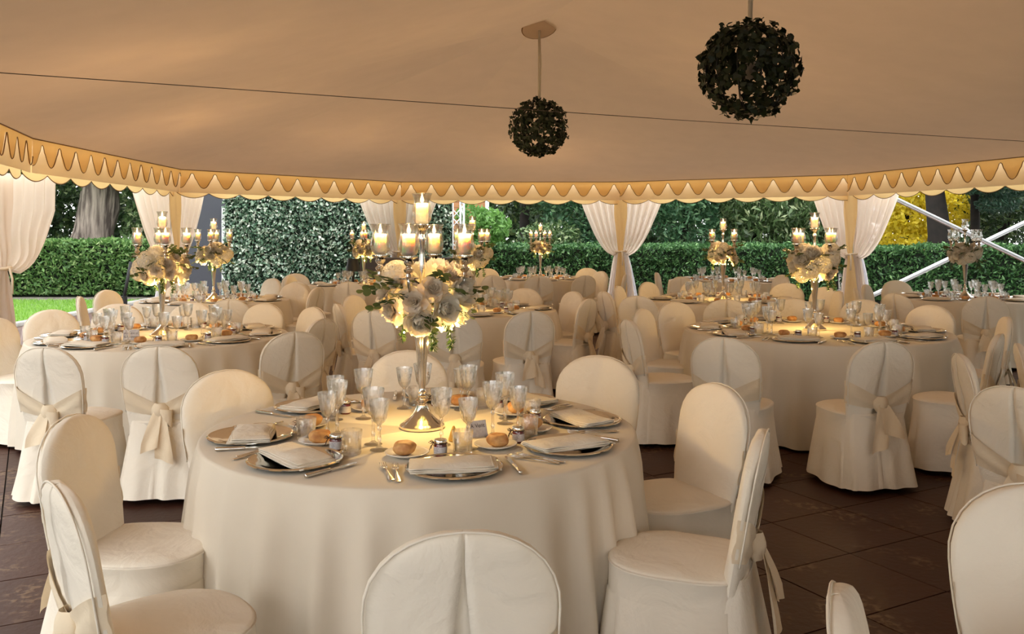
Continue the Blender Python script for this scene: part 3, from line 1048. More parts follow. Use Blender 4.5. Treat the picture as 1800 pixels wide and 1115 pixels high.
for x, y, R, lab in ((4.05, 4.4, 0.9, 'round table under an ivory cloth just outside the right edge'), (1.65, 0.95, 0.9, 'round table under an ivory cloth beside the camera at the lower right')):
    t = thing('round_table', lab, 'table', (x, y, 0), 0, 'round banquet tables')
    link('tablecloth', cloth_mesh(R, 11), t)
    link('table_top', MB().lathe([(0, TOP - 0.04), (R - 0.012, TOP - 0.04), (R - 0.012, TOP - 0.012), (0, TOP - 0.012)], 48).mesh('table_top', 'dark_wood', True, 40), t)

CLOCK = ['twelve', 'one', 'two', 'three', 'four', 'five', 'six', 'seven', 'eight', 'nine', 'ten', 'eleven']
_used = {}


def clock(kind, t, ang):
    """half-hour place round a table, six o'clock nearest the camera"""
    h = round(((PI / 2 - ang) % (2 * PI)) / (2 * PI) * 24) % 24
    s = _used.setdefault((kind, t), set())
    for d in (0, 1, -1, 2, -2, 3, -3, 4, -4):
        if (h + d) % 24 not in s:
            h = (h + d) % 24
            break
    s.add(h)
    return CLOCK[h // 2] + " o'clock" if h % 2 == 0 else 'half past ' + CLOCK[h // 2]


# ------------------------------------------------------------------ chairs
def back_centre(z):
    return -0.19 - (z - 0.45) * 0.17


def back_half(z):
    """half width of the rounded backrest"""
    zs, zt, wm = 0.72, 0.908, 0.222
    if z <= zs:
        k = (z - 0.42) / (zs - 0.42)
        return 0.192 + (wm - 0.192) * math.sin(max(0, k) * PI / 2)
    q = min(1.0, (z - zs) / (zt - zs))
    return wm * max(0.0, 1 - q ** 2.25) ** (1 / 2.1)


ZR = [0.42, 0.47, 0.52, 0.57, 0.62, 0.67, 0.72, 0.76, 0.80, 0.835, 0.862, 0.882, 0.896, 0.904, 0.908]


def chair_back():
    m = MB()
    T = 0.027
    us = [-1, -0.985, -0.94, -0.85, -0.7, -0.5, -0.3, -0.12, 0, 0.12, 0.3, 0.5, 0.7, 0.85, 0.94, 0.985, 1]
    n = len(us)

    def cap(z):
        q = min(1.0, max(0.0, (z - 0.72) / 0.188))
        return max(0.0, 1 - q ** 8) ** 0.5

    def thick(u, z):
        e = max(0.0, 1 - abs(u) ** 7) ** 0.5
        return T * e * cap(z)
    # inner (front) face
    for z in ZR:
        w = back_half(z)
        for u in us:
            wr = 0.007 * nz(u * 2.4 + 3, z * 6 - u * 2, 1.0)
            m.v.append((u * w, back_centre(z) + thick(u, z) + wr * cap(z) * (abs(u) < 0.99), z))
    for j in range(len(ZR) - 1):
        for i in range(n - 1):
            a = j * n + i
            m.f.append((a, a + n, a + n + 1, a + 1))
    # outer (rear) face: two flaps meeting at the top over a recessed pleat
    b = len(m.v)
    fl = [-1, -0.985, -0.94, -0.85, -0.7, -0.5, -0.3, -0.12, 0]
    cols = 2 * len(fl) + 3
    for z in ZR:
        w = back_half(z)
        gap = 0.003 + 0.045 * max(0, (0.83 - z) / 0.41) ** 1.1
        row = []
        for q in fl:
            k = q + 1
            x = -w + (w - min(gap, w * 0.5)) * k
            row.append((x, q if k < 0.9 else -0.2, 0))
        for side in (-1, 0, 1):
            row.append((side * min(gap, w * 0.5) * 0.98, 0, 1))
        for q in reversed(fl):
            k = q + 1
            x = w - (w - min(gap, w * 0.5)) * k
            row.append((x, q if k < 0.9 else -0.2, 0))
        row = row[:cols]
        for x, q, deep in row:
            uu = x / max(w, 1e-4)
            y = back_centre(z) - thick(uu, z)
            if deep:
                y += 0.016 * min(1.0, gap / 0.02) * cap(z)
            else:
                y -= cap(z) * 0.006 * max(0, 1 - abs(uu) * 1.2) + cap(z) * 0.011 * nz(x * 11 + z * 5, z * 7, 7.7) * (abs(uu) < 0.97)
            m.v.append((x, y, z))
    for j in range(len(ZR) - 1):
        for i in range(cols - 1):
            a = b + j * cols + i
            m.f.append((a, a + 1, a + cols + 1, a + cols))
    return m.mesh('back_cover', 'cover')


def seat_plan(a, grow=0.0):
    n = 2.5 if math.sin(a) > 0 else 3.6
    ca_, sa_ = math.cos(a), math.sin(a)
    r = (abs(ca_) ** n + abs(sa_) ** n) ** (-1 / n)
    return (0.222 + grow) * r * ca_, (0.235 + grow) * r * sa_


def chair_seat():
    m = MB()
    n = 48
    rows = [(0.0, 0.474), (0.45, 0.476), (0.8, 0.474), (0.95, 0.470), (0.99, 0.466), (1.0, 0.46), (1.012, 0.4625), (1.015, 0.457), (1.0, 0.452), (1.004, 0.40), (1.01, 0.362)]
    for k, z in rows:
        for i in range(n):
            x, y = seat_plan(2 * PI * i / n)
            wr = 0.005 * nz(x * 10 * k, y * 6 * k, 2.2)
            m.v.append((x * k, y * k, z + (wr if k < 0.96 else 0)))
    for j in range(len(rows) - 1):
        for i in range(n):
            p, q = j * n + i, j * n + (i + 1) % n
            m.f.append((p, p + n, q + n, q))
    return m.mesh('seat_cover', 'cover')


def chair_skirt(seed=1):
    m = MB()
    n = 120
    zs = [0.372, 0.366, 0.30, 0.22, 0.13, 0.07, 0.035]
    pleats = [PI / 4, 3 * PI / 4, -PI / 4, -3 * PI / 4, -PI / 2]
    for z in zs:
        t = (0.372 - z) / 0.337
        for i in range(n):
            a = 2 * PI * i / n
            g = 0.004 + 0.045 * t
            d = 0.0
            for p in pleats:
                e = (a - p + PI) % (2 * PI) - PI
                d -= 0.030 * t * math.exp(-(e / 0.05) ** 2)
                d += 0.012 * t * math.exp(-((abs(e) - 0.13) / 0.07) ** 2)
            d += 0.010 * t * math.sin(9 * a + seed) + 0.006 * t * nz(math.cos(a) * 3, math.sin(a) * 3, z * 4 + seed)
            x, y = seat_plan(a, g + d)
            m.v.append((x, y - 0.02 * t * max(0, -math.sin(a)), z + (0.006 * math.sin(4 * a + seed) if z < 0.05 else 0)))
    for j in range(len(zs) - 1):
        for i in range(n):
            p, q = j * n + i, j * n + (i + 1) % n
            m.f.append((p, p + n, q + n, q))
    return m.mesh('skirt', 'cover')


def rear_drop():
    """cover hanging from the backrest down to the hem behind the seat"""
    m = MB()

    def fn(u, v):
        z = 0.468 - 0.433 * v
        w = 0.184 + 0.070 * v
        x = (u - 0.5) * 2 * w
        e = 1 - abs(2 * u - 1) ** 8
        y = -0.185 + 0.055 * v - (0.043 + 0.14 * v - 0.010 * math.sin(u * 19) * v - 0.02 * v * math.exp(-((u - 0.5) / 0.05) ** 2)) * max(0.0, e) ** 0.5
        return (x, y, z)
    m.grid(fn, 40, 8)
    return m.mesh('rear_drop', 'cover')


def sash_band():
    m = MB()

    def fn(u, v):
        s = 2 * u - 1
        k = abs(s)
        zc = 0.53 + 0.075 * k ** 1.2
        hh = 0.030 + 0.040 * k ** 0.8
        z = zc + (0.5 - v) * 2 * hh
        w = back_half(min(z, 0.70)) + 0.003
        e = max(0.0, 1 - k ** 7) ** 0.5
        y = back_centre(z) - 0.027 * e - 0.012 - 0.004 * math.sin(v * 9 + k * 4) + (0.02 if k > 0.995 else 0)
        return (s * w, y, z)
    m.grid(fn, 36, 6)
    return m.mesh('sash_band', 'sash')


def sash_knot():
    m = MB()

    def fn(u, v):
        a = 2 * PI * u
        z = 0.485 + 0.09 * v
        r = 0.024 + 0.016 * math.sin(PI * v) + 0.005 * math.sin(3 * a)
        return (r * 1.25 * math.cos(a), back_centre(0.53) - 0.048 + r * 0.7 * math.sin(a), z)
    m.grid(fn, 16, 6, True)
    return m.mesh('sash_knot', 'sash')


def sash_tail(side, length, wide, lean):
    m = MB()

    def fn(u, v):
        L = length * v
        x0 = side * (0.008 + lean * v)
        w = 0.018 + wide * v ** 0.6
        x = x0 + (u - 0.5) * 2 * w
        z = 0.535 - L - (0.035 * (u if side > 0 else 1 - u) if v > 0.99 else 0)
        y = back_centre(0.53) - 0.066 - 0.055 * v - 0.010 * math.sin(u * 6.3 + v * 3) * v
        return (x, y, z)
    m.grid(fn, 10, 10)
    return m.mesh('sash_tail', 'sash')


def sash_loop():
    m = MB()

    def fn(u, v):
        a = -0.5 * PI + 2 * PI * u * 0.92
        x = 0.05 + 0.075 * (0.5 + 0.5 * math.sin(a))
        y = back_centre(0.53) - 0.062 - 0.022 * math.cos(a)
        z = 0.545 - 0.105 * v * (0.55 + 0.45 * math.sin(a)) - 0.03 * (x - 0.05) * 8 * 0.3
        return (x - 0.05, y, z)
    m.grid(fn, 16, 6)
    return m.mesh('sash_loop', 'sash')


CH = {'back_cover': chair_back(), 'seat_cover': chair_seat(), 'skirt': [chair_skirt(1), chair_skirt(2.4), chair_skirt(4.4)],
      'rear_drop': rear_drop(), 'sash_band': sash_band(), 'sash_knot': sash_knot(), 'sash_loop': sash_loop(),
      'tails': [[sash_tail(-1, 0.20, 0.030, 0.03), sash_tail(1, 0.26, 0.034, 0.04)],
                [sash_tail(-1, 0.25, 0.036, 0.05), sash_tail(1, 0.17, 0.050, 0.03)],
                [sash_tail(-1, 0.16, 0.045, 0.02), sash_tail(1, 0.23, 0.028, 0.06)]]}
_o = [(-back_half(z) * 0.985, back_centre(z) - 0.0185, z) for z in ZR[2:]] + [(back_half(z) * 0.985, back_centre(z) - 0.0185, z) for z in reversed(ZR[2:-1])]
CH['seam'] = MB().tube(_o, 0.0030, 6).mesh('edge_seam', 'cover')
CH['leg'] = MB().tube([(0, 0, 0), (0, 0, 0.36)], 0.012, 8).mesh('leg', 'dark_leg')

CHAIRS = [
    (1, -0.14, 2.21, 7), (1, 0.57, 3.01, 69), (1, 0.64, 3.69, 116), (1, 0.37, 4.41, 162), (1, -0.54, 4.60, -173), (1, -1.17, 3.97, -140), (1, -1.29, 3.12, -95), (1, -0.97, 2.48, -50),
    (2, -2.59, 5.30, -12), (2, -2.04, 5.36, 3), (2, -3.70, 6.67, -108), (2, -1.59, 6.03, 37), (2, -1.68, 6.79, 69), (2, -3.67, 7.24, -135), (2, -3.48, 7.77, -162), (2, -2.94, 7.91, -180), (2, -2.35, 7.84, 159), (2, -1.91, 7.50, 135),
    (3, 1.45, 5.73, -30), (3, 2.16, 5.56, 12), (3, 1.13, 6.66, -78), (3, 1.33, 7.39, -122), (3, 1.65, 8.03, -150), (3, 2.72, 8.39, 174), (3, 3.27, 8.29, 156), (3, 3.52, 7.71, 131), (3, 3.55, 6.91, 72), (3, 2.90, 5.84, 53),
    (4, -1.40, 9.05, -114), (4, -1.34, 8.18, -66), (4, -1.05, 7.67, -27), (4, -0.46, 7.41, 0), (4, 0.07, 7.58, 18), (4, 0.52, 8.83, 60), (4, 0.44, 9.58, 120), (4, 0.06, 9.99, 162),
    (5, -4.17, 11.13, -168), (5, -4.30, 9.89, -108), (5, -4.13, 9.08, -72), (5, -2.71, 8.88, -6), (5, -2.86, 11.12, 162), (5, -3.53, 12.27, 143), (5, -2.56, 10.54, 78),
    (6, -3.05, 13.16, -103), (6, -2.69, 11.95, -30), (6, -3.31, 13.66, -162), (6, -2.14, 11.92, 0),
    (7, 0.40, 13.52, 0), (7, -0.15, 13.63, -30), (7, 0.96, 13.59, 30), (7, -0.39, 15.60, -169), (7, 1.28, 15.80, 162), (7, 1.25, 14.60, 122), (7, -0.36, 14.15, -90), (7, 1.49, 13.75, 78),
    (8, 1.27, 9.87, -72), (8, 1.53, 10.60, -114), (8, 1.42, 9.31, -30), (8, 2.11, 8.89, -6), (8, 1.96, 11.38, -135), (8, 2.49, 11.56, -168), (8, 3.05, 11.52, 174), (8, 3.36, 11.05, 150), (8, 3.48, 10.38, 120), (8, 3.35, 9.84, 84),
    (9, 2.59, 14.24, -108), (9, 3.87, 13.48, 108), (9, 2.67, 13.15, -45),
    (10, 4.23, 10.19, -108), (10, 4.62, 10.89, -127), (10, 4.33, 9.56, -66), (10, 4.88, 9.23, -18), (10, 6.44, 10.60, 143), (10, 5.20, 11.68, -174),
    (11, 2.66, 4.68, -104), (11, 2.36, 3.88, -60), (11, 3.21, 5.08, -114),
    (12, 1.33, 2.02, 177), (12, 0.84, 1.50, -112),
]
EXTRA = {11: ['cream covered chair, side-on, left of the pair at the right edge', 'cream covered chair cut off by the right edge, tail of sash hanging',
              'cream covered chair at the right edge, farthest of three in a row'],
         12: ['large plain cream chair back cut off by the lower right corner', 'narrow cream chair back rising at the bottom edge, side-on, right of centre']}
count = {}
for k, (t, x, y, deg) in enumerate(CHAIRS):
    rz = math.radians(deg)
    fx, fy = -math.sin(rz), math.cos(rz)
    if t <= 10:
        d = Vector((x, y)).normalized()
        s = fx * d.x + fy * d.y
        look = 'seen from behind' if s > 0.5 else 'facing the camera' if s < -0.5 else 'seen side-on'
        cx, cy, R = TABLES[t]
        lab = 'cream covered chair %s at %s of the %s' % (look, clock('chair', t, math.atan2(y - cy, x - cx)), TNAME[t])
    else:
        lab = EXTRA[t][count.setdefault(t, 0)]
        count[t] += 1
    c = thing('banquet_chair', lab, 'chair', (x, y, 0), rz, 'covered banquet chairs')
    link('edge_seam', CH['seam'], link('back_cover', CH['back_cover'], c))
    link('seat_cover', CH['seat_cover'], c)
    link('skirt', CH['skirt'][k % 3], c)
    link('rear_drop', CH['rear_drop'], c)
    sb = link('sash_band', CH['sash_band'], c)
    link('sash_knot', CH['sash_knot'], sb)
    if k % 3 != 1:
        link('sash_loop', CH['sash_loop'], sb)
    for tl in CH['tails'][k % 3]:
        link('sash_tail', tl, sb)
    for lx, ly in ((-0.15, 0.16), (0.15, 0.16), (-0.16, -0.20), (0.16, -0.20)):
        link('leg', CH['leg'], c, (lx, ly, 0))


# ------------------------------------------------------------------ tableware meshes
def cut(amp, n, z0, z1, tw):
    """radius modulation that reads as cut crystal facets between two heights"""
    def fn(r, z, a):
        if z0 < z < z1:
            k = math.sin(PI * (z - z0) / (z1 - z0)) ** 0.5
            w = abs(math.sin(n * (a + tw * (z - z0)))) + abs(math.sin(n * (a - tw * (z - z0))))
            return r * (1 - amp * k * (w * 0.5))
        return r
    return fn


def wine_glass(h, rb):
    m = MB()
    zb = h * 0.50
    prof = [(0.0, 0.0), (0.034, 0.0), (0.034, 0.002), (0.018, 0.006), (0.007, 0.014), (0.0055, 0.03), (0.0085, 0.042), (0.0055, 0.052), (0.005, zb - 0.022),
            (0.009, zb - 0.012), (0.006, zb - 0.004)]
    hb = h - zb
    prof += [(0.012, zb + 0.004), (rb * 0.58, zb + hb * 0.12), (rb * 0.76, zb + hb * 0.26), (rb * 0.86, zb + hb * 0.42), (rb * 0.91, zb + hb * 0.56),
             (rb * 0.945, zb + hb * 0.70), (rb * 0.97, zb + hb * 0.82), (rb, h), (rb - 0.0012, h + 0.0004), (rb * 0.97 - 0.002, zb + hb * 0.82),
             (rb * 0.91 - 0.003, zb + hb * 0.56), (rb * 0.80 - 0.003, zb + hb * 0.34), (rb * 0.5, zb + hb * 0.16), (0.0, zb + hb * 0.10)]
    lim = len(prof) - 7
    m.lathe(prof[:lim + 1], 32, (0, 0, 0), cut(0.15, 6, zb, zb + hb * 0.84, 9.0))
    m.f.pop()
    m.lathe(prof[lim:], 32)
    m.f = [f for f in m.f if len(f) == 4 or min(f) < 32]
    return m.mesh('wine_glass', 'crystal', True, 9)


def tumbler():
    m = MB()
    prof = [(0.0, 0.0), (0.033, 0.0), (0.036, 0.004), (0.0365, 0.02), (0.037, 0.036), (0.0375, 0.05), (0.038, 0.062), (0.0385, 0.072), (0.039, 0.086)]
    m.lathe(prof, 32, (0, 0, 0), cut(0.12, 6, 0.002, 0.066, 10.0))
    m.f.pop()
    m.lathe([(0.039, 0.086), (0.0375, 0.0862), (0.0365, 0.06), (0.034, 0.016), (0.0, 0.012)], 32)
    m.f = [f for f in m.f if len(f) == 4 or min(f) < 32]
    return m.mesh('tumbler', 'crystal', True, 9)


def charger():
    return MB().lathe([(0, 0.0), (0.10, 0.0), (0.115, 0.004), (0.150, 0.012), (0.160, 0.0125), (0.1635, 0.015), (0.1655, 0.0125), (0.1655, 0.0155), (0.160, 0.0185),
                       (0.157, 0.0155), (0.149, 0.0148), (0.118, 0.0085), (0.108, 0.005), (0.0, 0.0045)], 56).mesh('charger', 'plate_silver', True, 50)


def side_plate():
    return MB().lathe([(0, 0.0), (0.045, 0.0), (0.055, 0.005), (0.080, 0.015), (0.081, 0.0175), (0.079, 0.018), (0.055, 0.009), (0.044, 0.005), (0, 0.0045)], 40).mesh('side_plate', 'china')


def napkin(seed):
    rnd = random.Random(seed)
    m = MB()
    skew = rnd.uniform(-0.02, 0.02)
    layers = [(0.150, 0.078, 0.0, 0.000), (0.146, 0.073, 0.007, 0.006), (0.140, 0.068, 0.014, 0.012)]
    for li, (hx, hy, sh, z0) in enumerate(layers):
        def top(u, v):
            x = (u - 0.5) * 2 * hx + sh + skew * (v - 0.5)
            y = (v - 0.5) * 2 * hy + 0.006 * math.sin(u * 5 + li) * (1 if v > 0.9 or v < 0.1 else 0.3)
            puff = (0.010 + 0.006 * (li == 2) * math.exp(-((u - 0.2) / 0.15) ** 2)) * math.sin(PI * u) ** 0.5 * math.sin(PI * v) ** 0.4 if 0 < u < 1 and 0 < v < 1 else 0
            z = z0 + puff + 0.003 * nz(u * 3, v * 3, seed + li) + 0.004 * (u ** 3)
            return (x, y, z + 0.003)

        def bot(u, v):
            x, y, z = top(u, v)
            return (x, y, z0 - 0.002 + 0.004 * (u ** 3))
        m.grid(top, 14, 8)
        b = len(m.v)
        m.grid(lambda u, v: bot(1 - u, v), 14, 8)
        # rolled edge tying the two sheets
        pts = [top(0, j / 8) for j in range(9)]
        m.tube([(p[0], p[1], p[2] - 0.002) for p in pts], 0.0035, 6)
        pts = [top(i / 14, 0) for i in range(15)]
        m.tube([(p[0], p[1], p[2] - 0.002) for p in pts], 0.003, 6)
        pts = [top(1, j / 8) for j in range(9)]
        m.tube([(p[0], p[1], p[2] - 0.002) for p in pts], 0.0025, 6)
        pts = [top(i / 14, 1) for i in range(15)]
        m.tube([(p[0], p[1], p[2] - 0.002) for p in pts], 0.0025, 6)
    return m.mesh('napkin', 'napkin')


def bread_roll(seed):
    m = MB()

    def fn(u, v):
        a = 2 * PI * u
        t = PI * v
        lump = 1 + 0.10 * math.cos(5 * a + seed) * math.sin(t) * (1 if v > 0.5 else 0.5) + 0.10 * nz(math.cos(a) * 2, math.sin(a) * 2, t + seed)
        r = 0.040 * math.sin(t) ** 0.8 * lump
        z = 0.024 - 0.026 * math.cos(t)
        if v > 0.8:
            z -= 0.006 * (v - 0.8) / 0.2
        return (r * 1.12 * math.cos(a), r * math.sin(a), z)
    m.grid(fn, 28, 14, True)
    return m.mesh('bread_roll', 'bread')


def fork():
    m = MB()
    # handle
    prof = [(-0.100, 0.0055, 0.0025), (-0.095, 0.0095, 0.003), (-0.07, 0.0085, 0.004), (-0.03, 0.0045, 0.007), (0.0, 0.0035, 0.009), (0.03, 0.004, 0.008), (0.045, 0.0105, 0.006), (0.06, 0.0115, 0.0045)]

    def h(u, v):
        k = v * (len(prof) - 1)
        i = min(int(k), len(prof) - 2)
        f = k - i
        y = prof[i][0] * (1 - f) + prof[i + 1][0] * f
        w = prof[i][1] * (1 - f) + prof[i + 1][1] * f
        z = prof[i][2] * (1 - f) + prof[i + 1][2] * f
        return ((u - 0.5) * 2 * w, y, z + 0.0012 * (1 - (2 * u - 1) ** 2))
    m.grid(h, 4, 28)
    for k in range(4):
        x = -0.0098 + k * 0.00653
        m.tube([(x, 0.059, 0.0047), (x * 1.02, 0.08, 0.006), (x, 0.102, 0.010)], [0.0021, 0.0019, 0.0011], 5)
    m.tube([(0, -0.1, 0.002), (0, 0.058, 0.0045)], 0.0018, 5)
    return m.mesh('fork', 'steel')


def knife_handle():
    m = MB()
    prof = [(-0.115, 0.0065), (-0.112, 0.0085), (-0.06, 0.0085), (-0.02, 0.0075), (-0.012, 0.0085), (-0.008, 0.006)]
    pts = [(0, y, 0.0075) for y, r in prof]
    m.tube(pts, [r * 0.85 for y, r in prof], 10)
    return m.mesh('knife_handle', 'steel')


def knife_blade():
    m = MB()
    out = [(-0.006, -0.009), (0.006, -0.009), (0.0075, 0.02), (0.0095, 0.07), (0.008, 0.098), (0.0, 0.108), (-0.006, 0.10), (-0.007, 0.02)]
    m.prism(out, 0.006, 0.0082)
    return m.mesh('knife_blade', 'steel', False)


def jar_meshes():
    body = MB().lathe([(0, 0.0), (0.021, 0.0), (0.0235, 0.003), (0.0235, 0.038), (0.0215, 0.043), (0.0205, 0.047), (0, 0.047)], 24).mesh('jar', 'jam', True, 40)
    lid = MB().lathe([(0, 0.046), (0.0232, 0.046), (0.0236, 0.048), (0.0236, 0.056), (0.022, 0.0585), (0, 0.059)], 24).mesh('jar_lid', 'silver', True, 35)
    lab = MB().grid(lambda u, v: (0.0240 * math.cos(u * 4.2 - 0.6), 0.0240 * math.sin(u * 4.2 - 0.6), 0.006 + 0.028 * v), 18, 1).mesh('jar_label', 'paper')
    pr = MB()
    for z, a0, a1 in ((0.028, 0.9, 2.3), (0.0235, 1.1, 2.1), (0.019, 1.0, 2.2), (0.0135, 1.15, 2.05)):
        # a line of tiny print, broken into words
        a = a0
        while a < a1:
            w = random.uniform(0.07, 0.2)
            pr.grid(lambda u, v, a=a, w=w, z=z: (0.0243 * math.cos(-(a + w * u) + 2.5), 0.0243 * math.sin(-(a + w * u) + 2.5), z + 0.0018 * v), 3, 1)
            a += w + 0.06
    prn = pr.mesh('jar_print', 'ink')
    rb = MB().tube([(0.0243 * math.cos(k * PI / 10), 0.0243 * math.sin(k * PI / 10), 0.0455) for k in range(21)], 0.0014, 5)
    for s in (-1, 1):
        rb.tube([(0.024, 0, 0.0455), (0.034, s * 0.008, 0.052), (0.042, s * 0.012, 0.048), (0.034, s * 0.007, 0.043), (0.024, 0, 0.0455)], 0.0013, 5)
        rb.tube([(0.024, 0, 0.0455), (0.034, s * 0.005, 0.034), (0.038, s * 0.012, 0.020)], 0.0013, 5)
    return body, lid, lab, prn, rb.mesh('jar_string', 'cord')


TWARE = {'tall': wine_glass(0.212, 0.042), 'short': wine_glass(0.186, 0.038), 'tumbler': tumbler(), 'charger': charger(), 'side_plate': side_plate(),
         'napkin': [napkin(s) for s in (1, 2, 3)], 'roll': [bread_roll(s) for s in (1, 2.7, 4.1)], 'fork': fork(), 'kh': knife_handle(), 'kb': knife_blade(), 'jar': jar_meshes()}


def put(name, me, t, ang_frame, tx, cy, z, rz, label, cat, group):
    cx, cyy, R, a = ang_frame
    rr = R - 0.20 - cy                       # distance from the table centre; cy counts towards the centre
    o = (math.cos(a), math.sin(a))
    rt = (-o[1], o[0])                       # the sitter's right hand side
    x = cx + o[0] * rr + rt[0] * tx
    y = cyy + o[1] * rr + rt[1] * tx
    ob = link(name, me, None, (x, y, z), (0, 0, a + PI / 2 + rz))
    return tag(ob, label, cat, group)


def setting(t, a, full, k, rnd):
    cx, cy, R = TABLES[t]
    fr = (cx, cy, R, a)
    pl = clock('set', t, a) + ' of the ' + TNAME[t]
    G = lambda s: s + ' on the ' + TNAME[t]
    j = lambda s=0.012: rnd.uniform(-s, s)
    put('charger_plate', TWARE['charger'], t, fr, 0, 0, TOP + 0.001, 0, 'round silver charger plate at ' + pl, 'plate', G('charger plates'))
    put('napkin', TWARE['napkin'][k % 3], t, fr, j(), j(), TOP + 0.014, rnd.choice([0, PI]) + rnd.uniform(-0.5, 0.5), 'folded cream napkin on the plate at ' + pl, 'napkin', G('napkins'))
    put('side_plate', TWARE['side_plate'], t, fr, -0.13 + j(), 0.235 + j(), TOP + 0.001, 0, 'small white bread plate at ' + pl, 'plate', G('bread plates'))
    put('bread_roll', TWARE['roll'][k % 3], t, fr, -0.13 + j(), 0.235 + j(), TOP + 0.008, rnd.random() * 6, 'golden crusty bread roll at ' + pl, 'bread', G('bread rolls'))
    put('wine_glass', TWARE['tall'], t, fr, 0.03 + j(), 0.34 + j(0.02), TOP + 0.001, rnd.random() * 3, 'taller cut crystal wine glass at ' + pl, 'glass', G('tall wine glasses'))
    put('wine_glass', TWARE['short'], t, fr, 0.115 + j(), 0.29 + j(0.02), TOP + 0.001, rnd.random() * 3, 'shorter cut crystal wine glass at ' + pl, 'glass', G('short wine glasses'))
    put('tumbler', TWARE['tumbler'], t, fr, 0.075 + j(), 0.205 + j(0.006), TOP + 0.001, rnd.random() * 3, 'cut crystal water tumbler at ' + pl, 'glass', G('tumblers'))
    jar = thing('jam_jar', 'small red jam jar with silver lid at ' + pl, 'jar', (0, 0, 0), 0, G('jam jars'))
    tx, c_ = -0.012 + j(0.008), 0.205 + j(0.006)
    rr = R - 0.20 - c_
    jar.location = (cx + math.cos(a) * rr - math.sin(a) * tx, cy + math.sin(a) * rr + math.cos(a) * tx, TOP + 0.001)
    jar.rotation_euler = (0, 0, rnd.uniform(-3.5, -2.6))
    for nme, me in zip(('jar_body', 'jar_lid', 'jar_label', 'jar_print', 'jar_string'), TWARE['jar']):
        if not full and nme in ('jar_print', 'jar_string'):
            continue
        link(nme, me, jar)
    if full:
        put('dinner_fork', TWARE['fork'], t, fr, -0.195 + j(0.006), j(), TOP + 0.002, rnd.uniform(-0.1, 0.1), 'outer silver fork at ' + pl, 'fork', G('outer forks'))
        put('dinner_fork', TWARE['fork'], t, fr, -0.222 - j(0.004), 0.015 + j(), TOP + 0.002, rnd.uniform(-0.1, 0.1), 'second silver fork at ' + pl, 'fork', G('second forks'))
        kn = thing('table_knife', 'silver table knife at ' + pl, 'knife', (0, 0, 0), 0, G('knives'))
        tx, c_ = 0.198 + j(0.008), j()
        rr = R - 0.20 - c_
        kn.location = (cx + math.cos(a) * rr - math.sin(a) * tx, cy + math.sin(a) * rr + math.cos(a) * tx, TOP + 0.001)
        kn.rotation_euler = (0, 0, a + PI / 2 + rnd.uniform(-0.12, 0.12))
        link('handle', TWARE['kh'], kn)
        link('blade', TWARE['kb'], kn)


SET_ANG = {1: [-75, -31, 9, 52, 90, 144, 196, 235], 2: [-110, -70, -32, 4, 40, 76, 112, 148, 184, 222], 3: [-118, -80, -44, -8, 28, 64, 100, 136, 172, 206]}
for t in TABLES:
    rnd = random.Random(100 + t)
    angs = SET_ANG.get(t) or [-90 + 45 * k + 10 * ((t * 37) % 5 - 2) / 2 for k in range(8)]
    for k, a in enumerate(angs):
        setting(t, math.radians(a), t <= 3, k + t, rnd)

# ------------------------------------------------------------------ flowers
def petal(m, base, azim, tilt, L, wd, cup, curl, rnd):
    """one cupped petal added to m"""
    ca_, sa_ = math.cos(azim), math.sin(azim)
    b = len(m.v)
    nu, nv = 4, 4
    for j in range(nv + 1):
        v = j / nv
        w = wd * (0.35 + 0.65 * math.sin(min(1, v * 1.15) * PI * 0.56)) * (1 - 0.25 * max(0, v - 0.8) * 5)
        ang = tilt + curl * v
        for i in range(nu + 1):
            u = i / nu * 2 - 1
            r = math.cos(ang) * L * v
            z = math.sin(ang) * L * v
            x = u * w
            r -= cup * u * u * math.sin(ang) * L
            z += cup * u * u * math.cos(ang) * L + 0.10 * L * math.sin(6 * u + azim * 7) * (v > 0.7) * v
            m.v.append((base[0] + r * ca_ - x * sa_, base[1] + r * sa_ + x * ca_, base[2] + z))
    for j in range(nv):
        for i in range(nu):
            a = b + j * (nu + 1) + i
            m.f.append((a, a + 1, a + nu + 2, a + nu + 1))


def peony(seed):
    rnd = random.Random(seed)
    m = MB()
    for ring, (n, tilt, L, w) in enumerate([(6, 1.5, 0.046, 0.014), (8, 1.3, 0.053, 0.018), (9, 1.05, 0.058, 0.022), (9, 0.75, 0.062, 0.026), (8, 0.40, 0.066, 0.030), (7, 0.08, 0.068, 0.032)]):
        for k in range(n):
            petal(m, (0, 0, -0.025 + 0.002 * ring), 2 * PI * k / n + ring * 0.6 + rnd.uniform(-0.2, 0.2), tilt + rnd.uniform(-0.12, 0.12), L * rnd.uniform(0.9, 1.1), w, 0.22, 0.35, rnd)
    return m.mesh('peony', 'petal')


def rose(seed):
    rnd = random.Random(seed)
    m = MB()
    for k in range(20):
        q = k / 19
        petal(m, (0.004 * math.cos(k), 0.004 * math.sin(k), -0.022), k * 2.4, 1.5 - 1.15 * q ** 1.3, 0.038 + 0.012 * q, 0.013 + 0.017 * q, 0.30 - 0.1 * q, -0.1 - 0.35 * q, rnd)
    return m.mesh('rose', 'petal_blush')


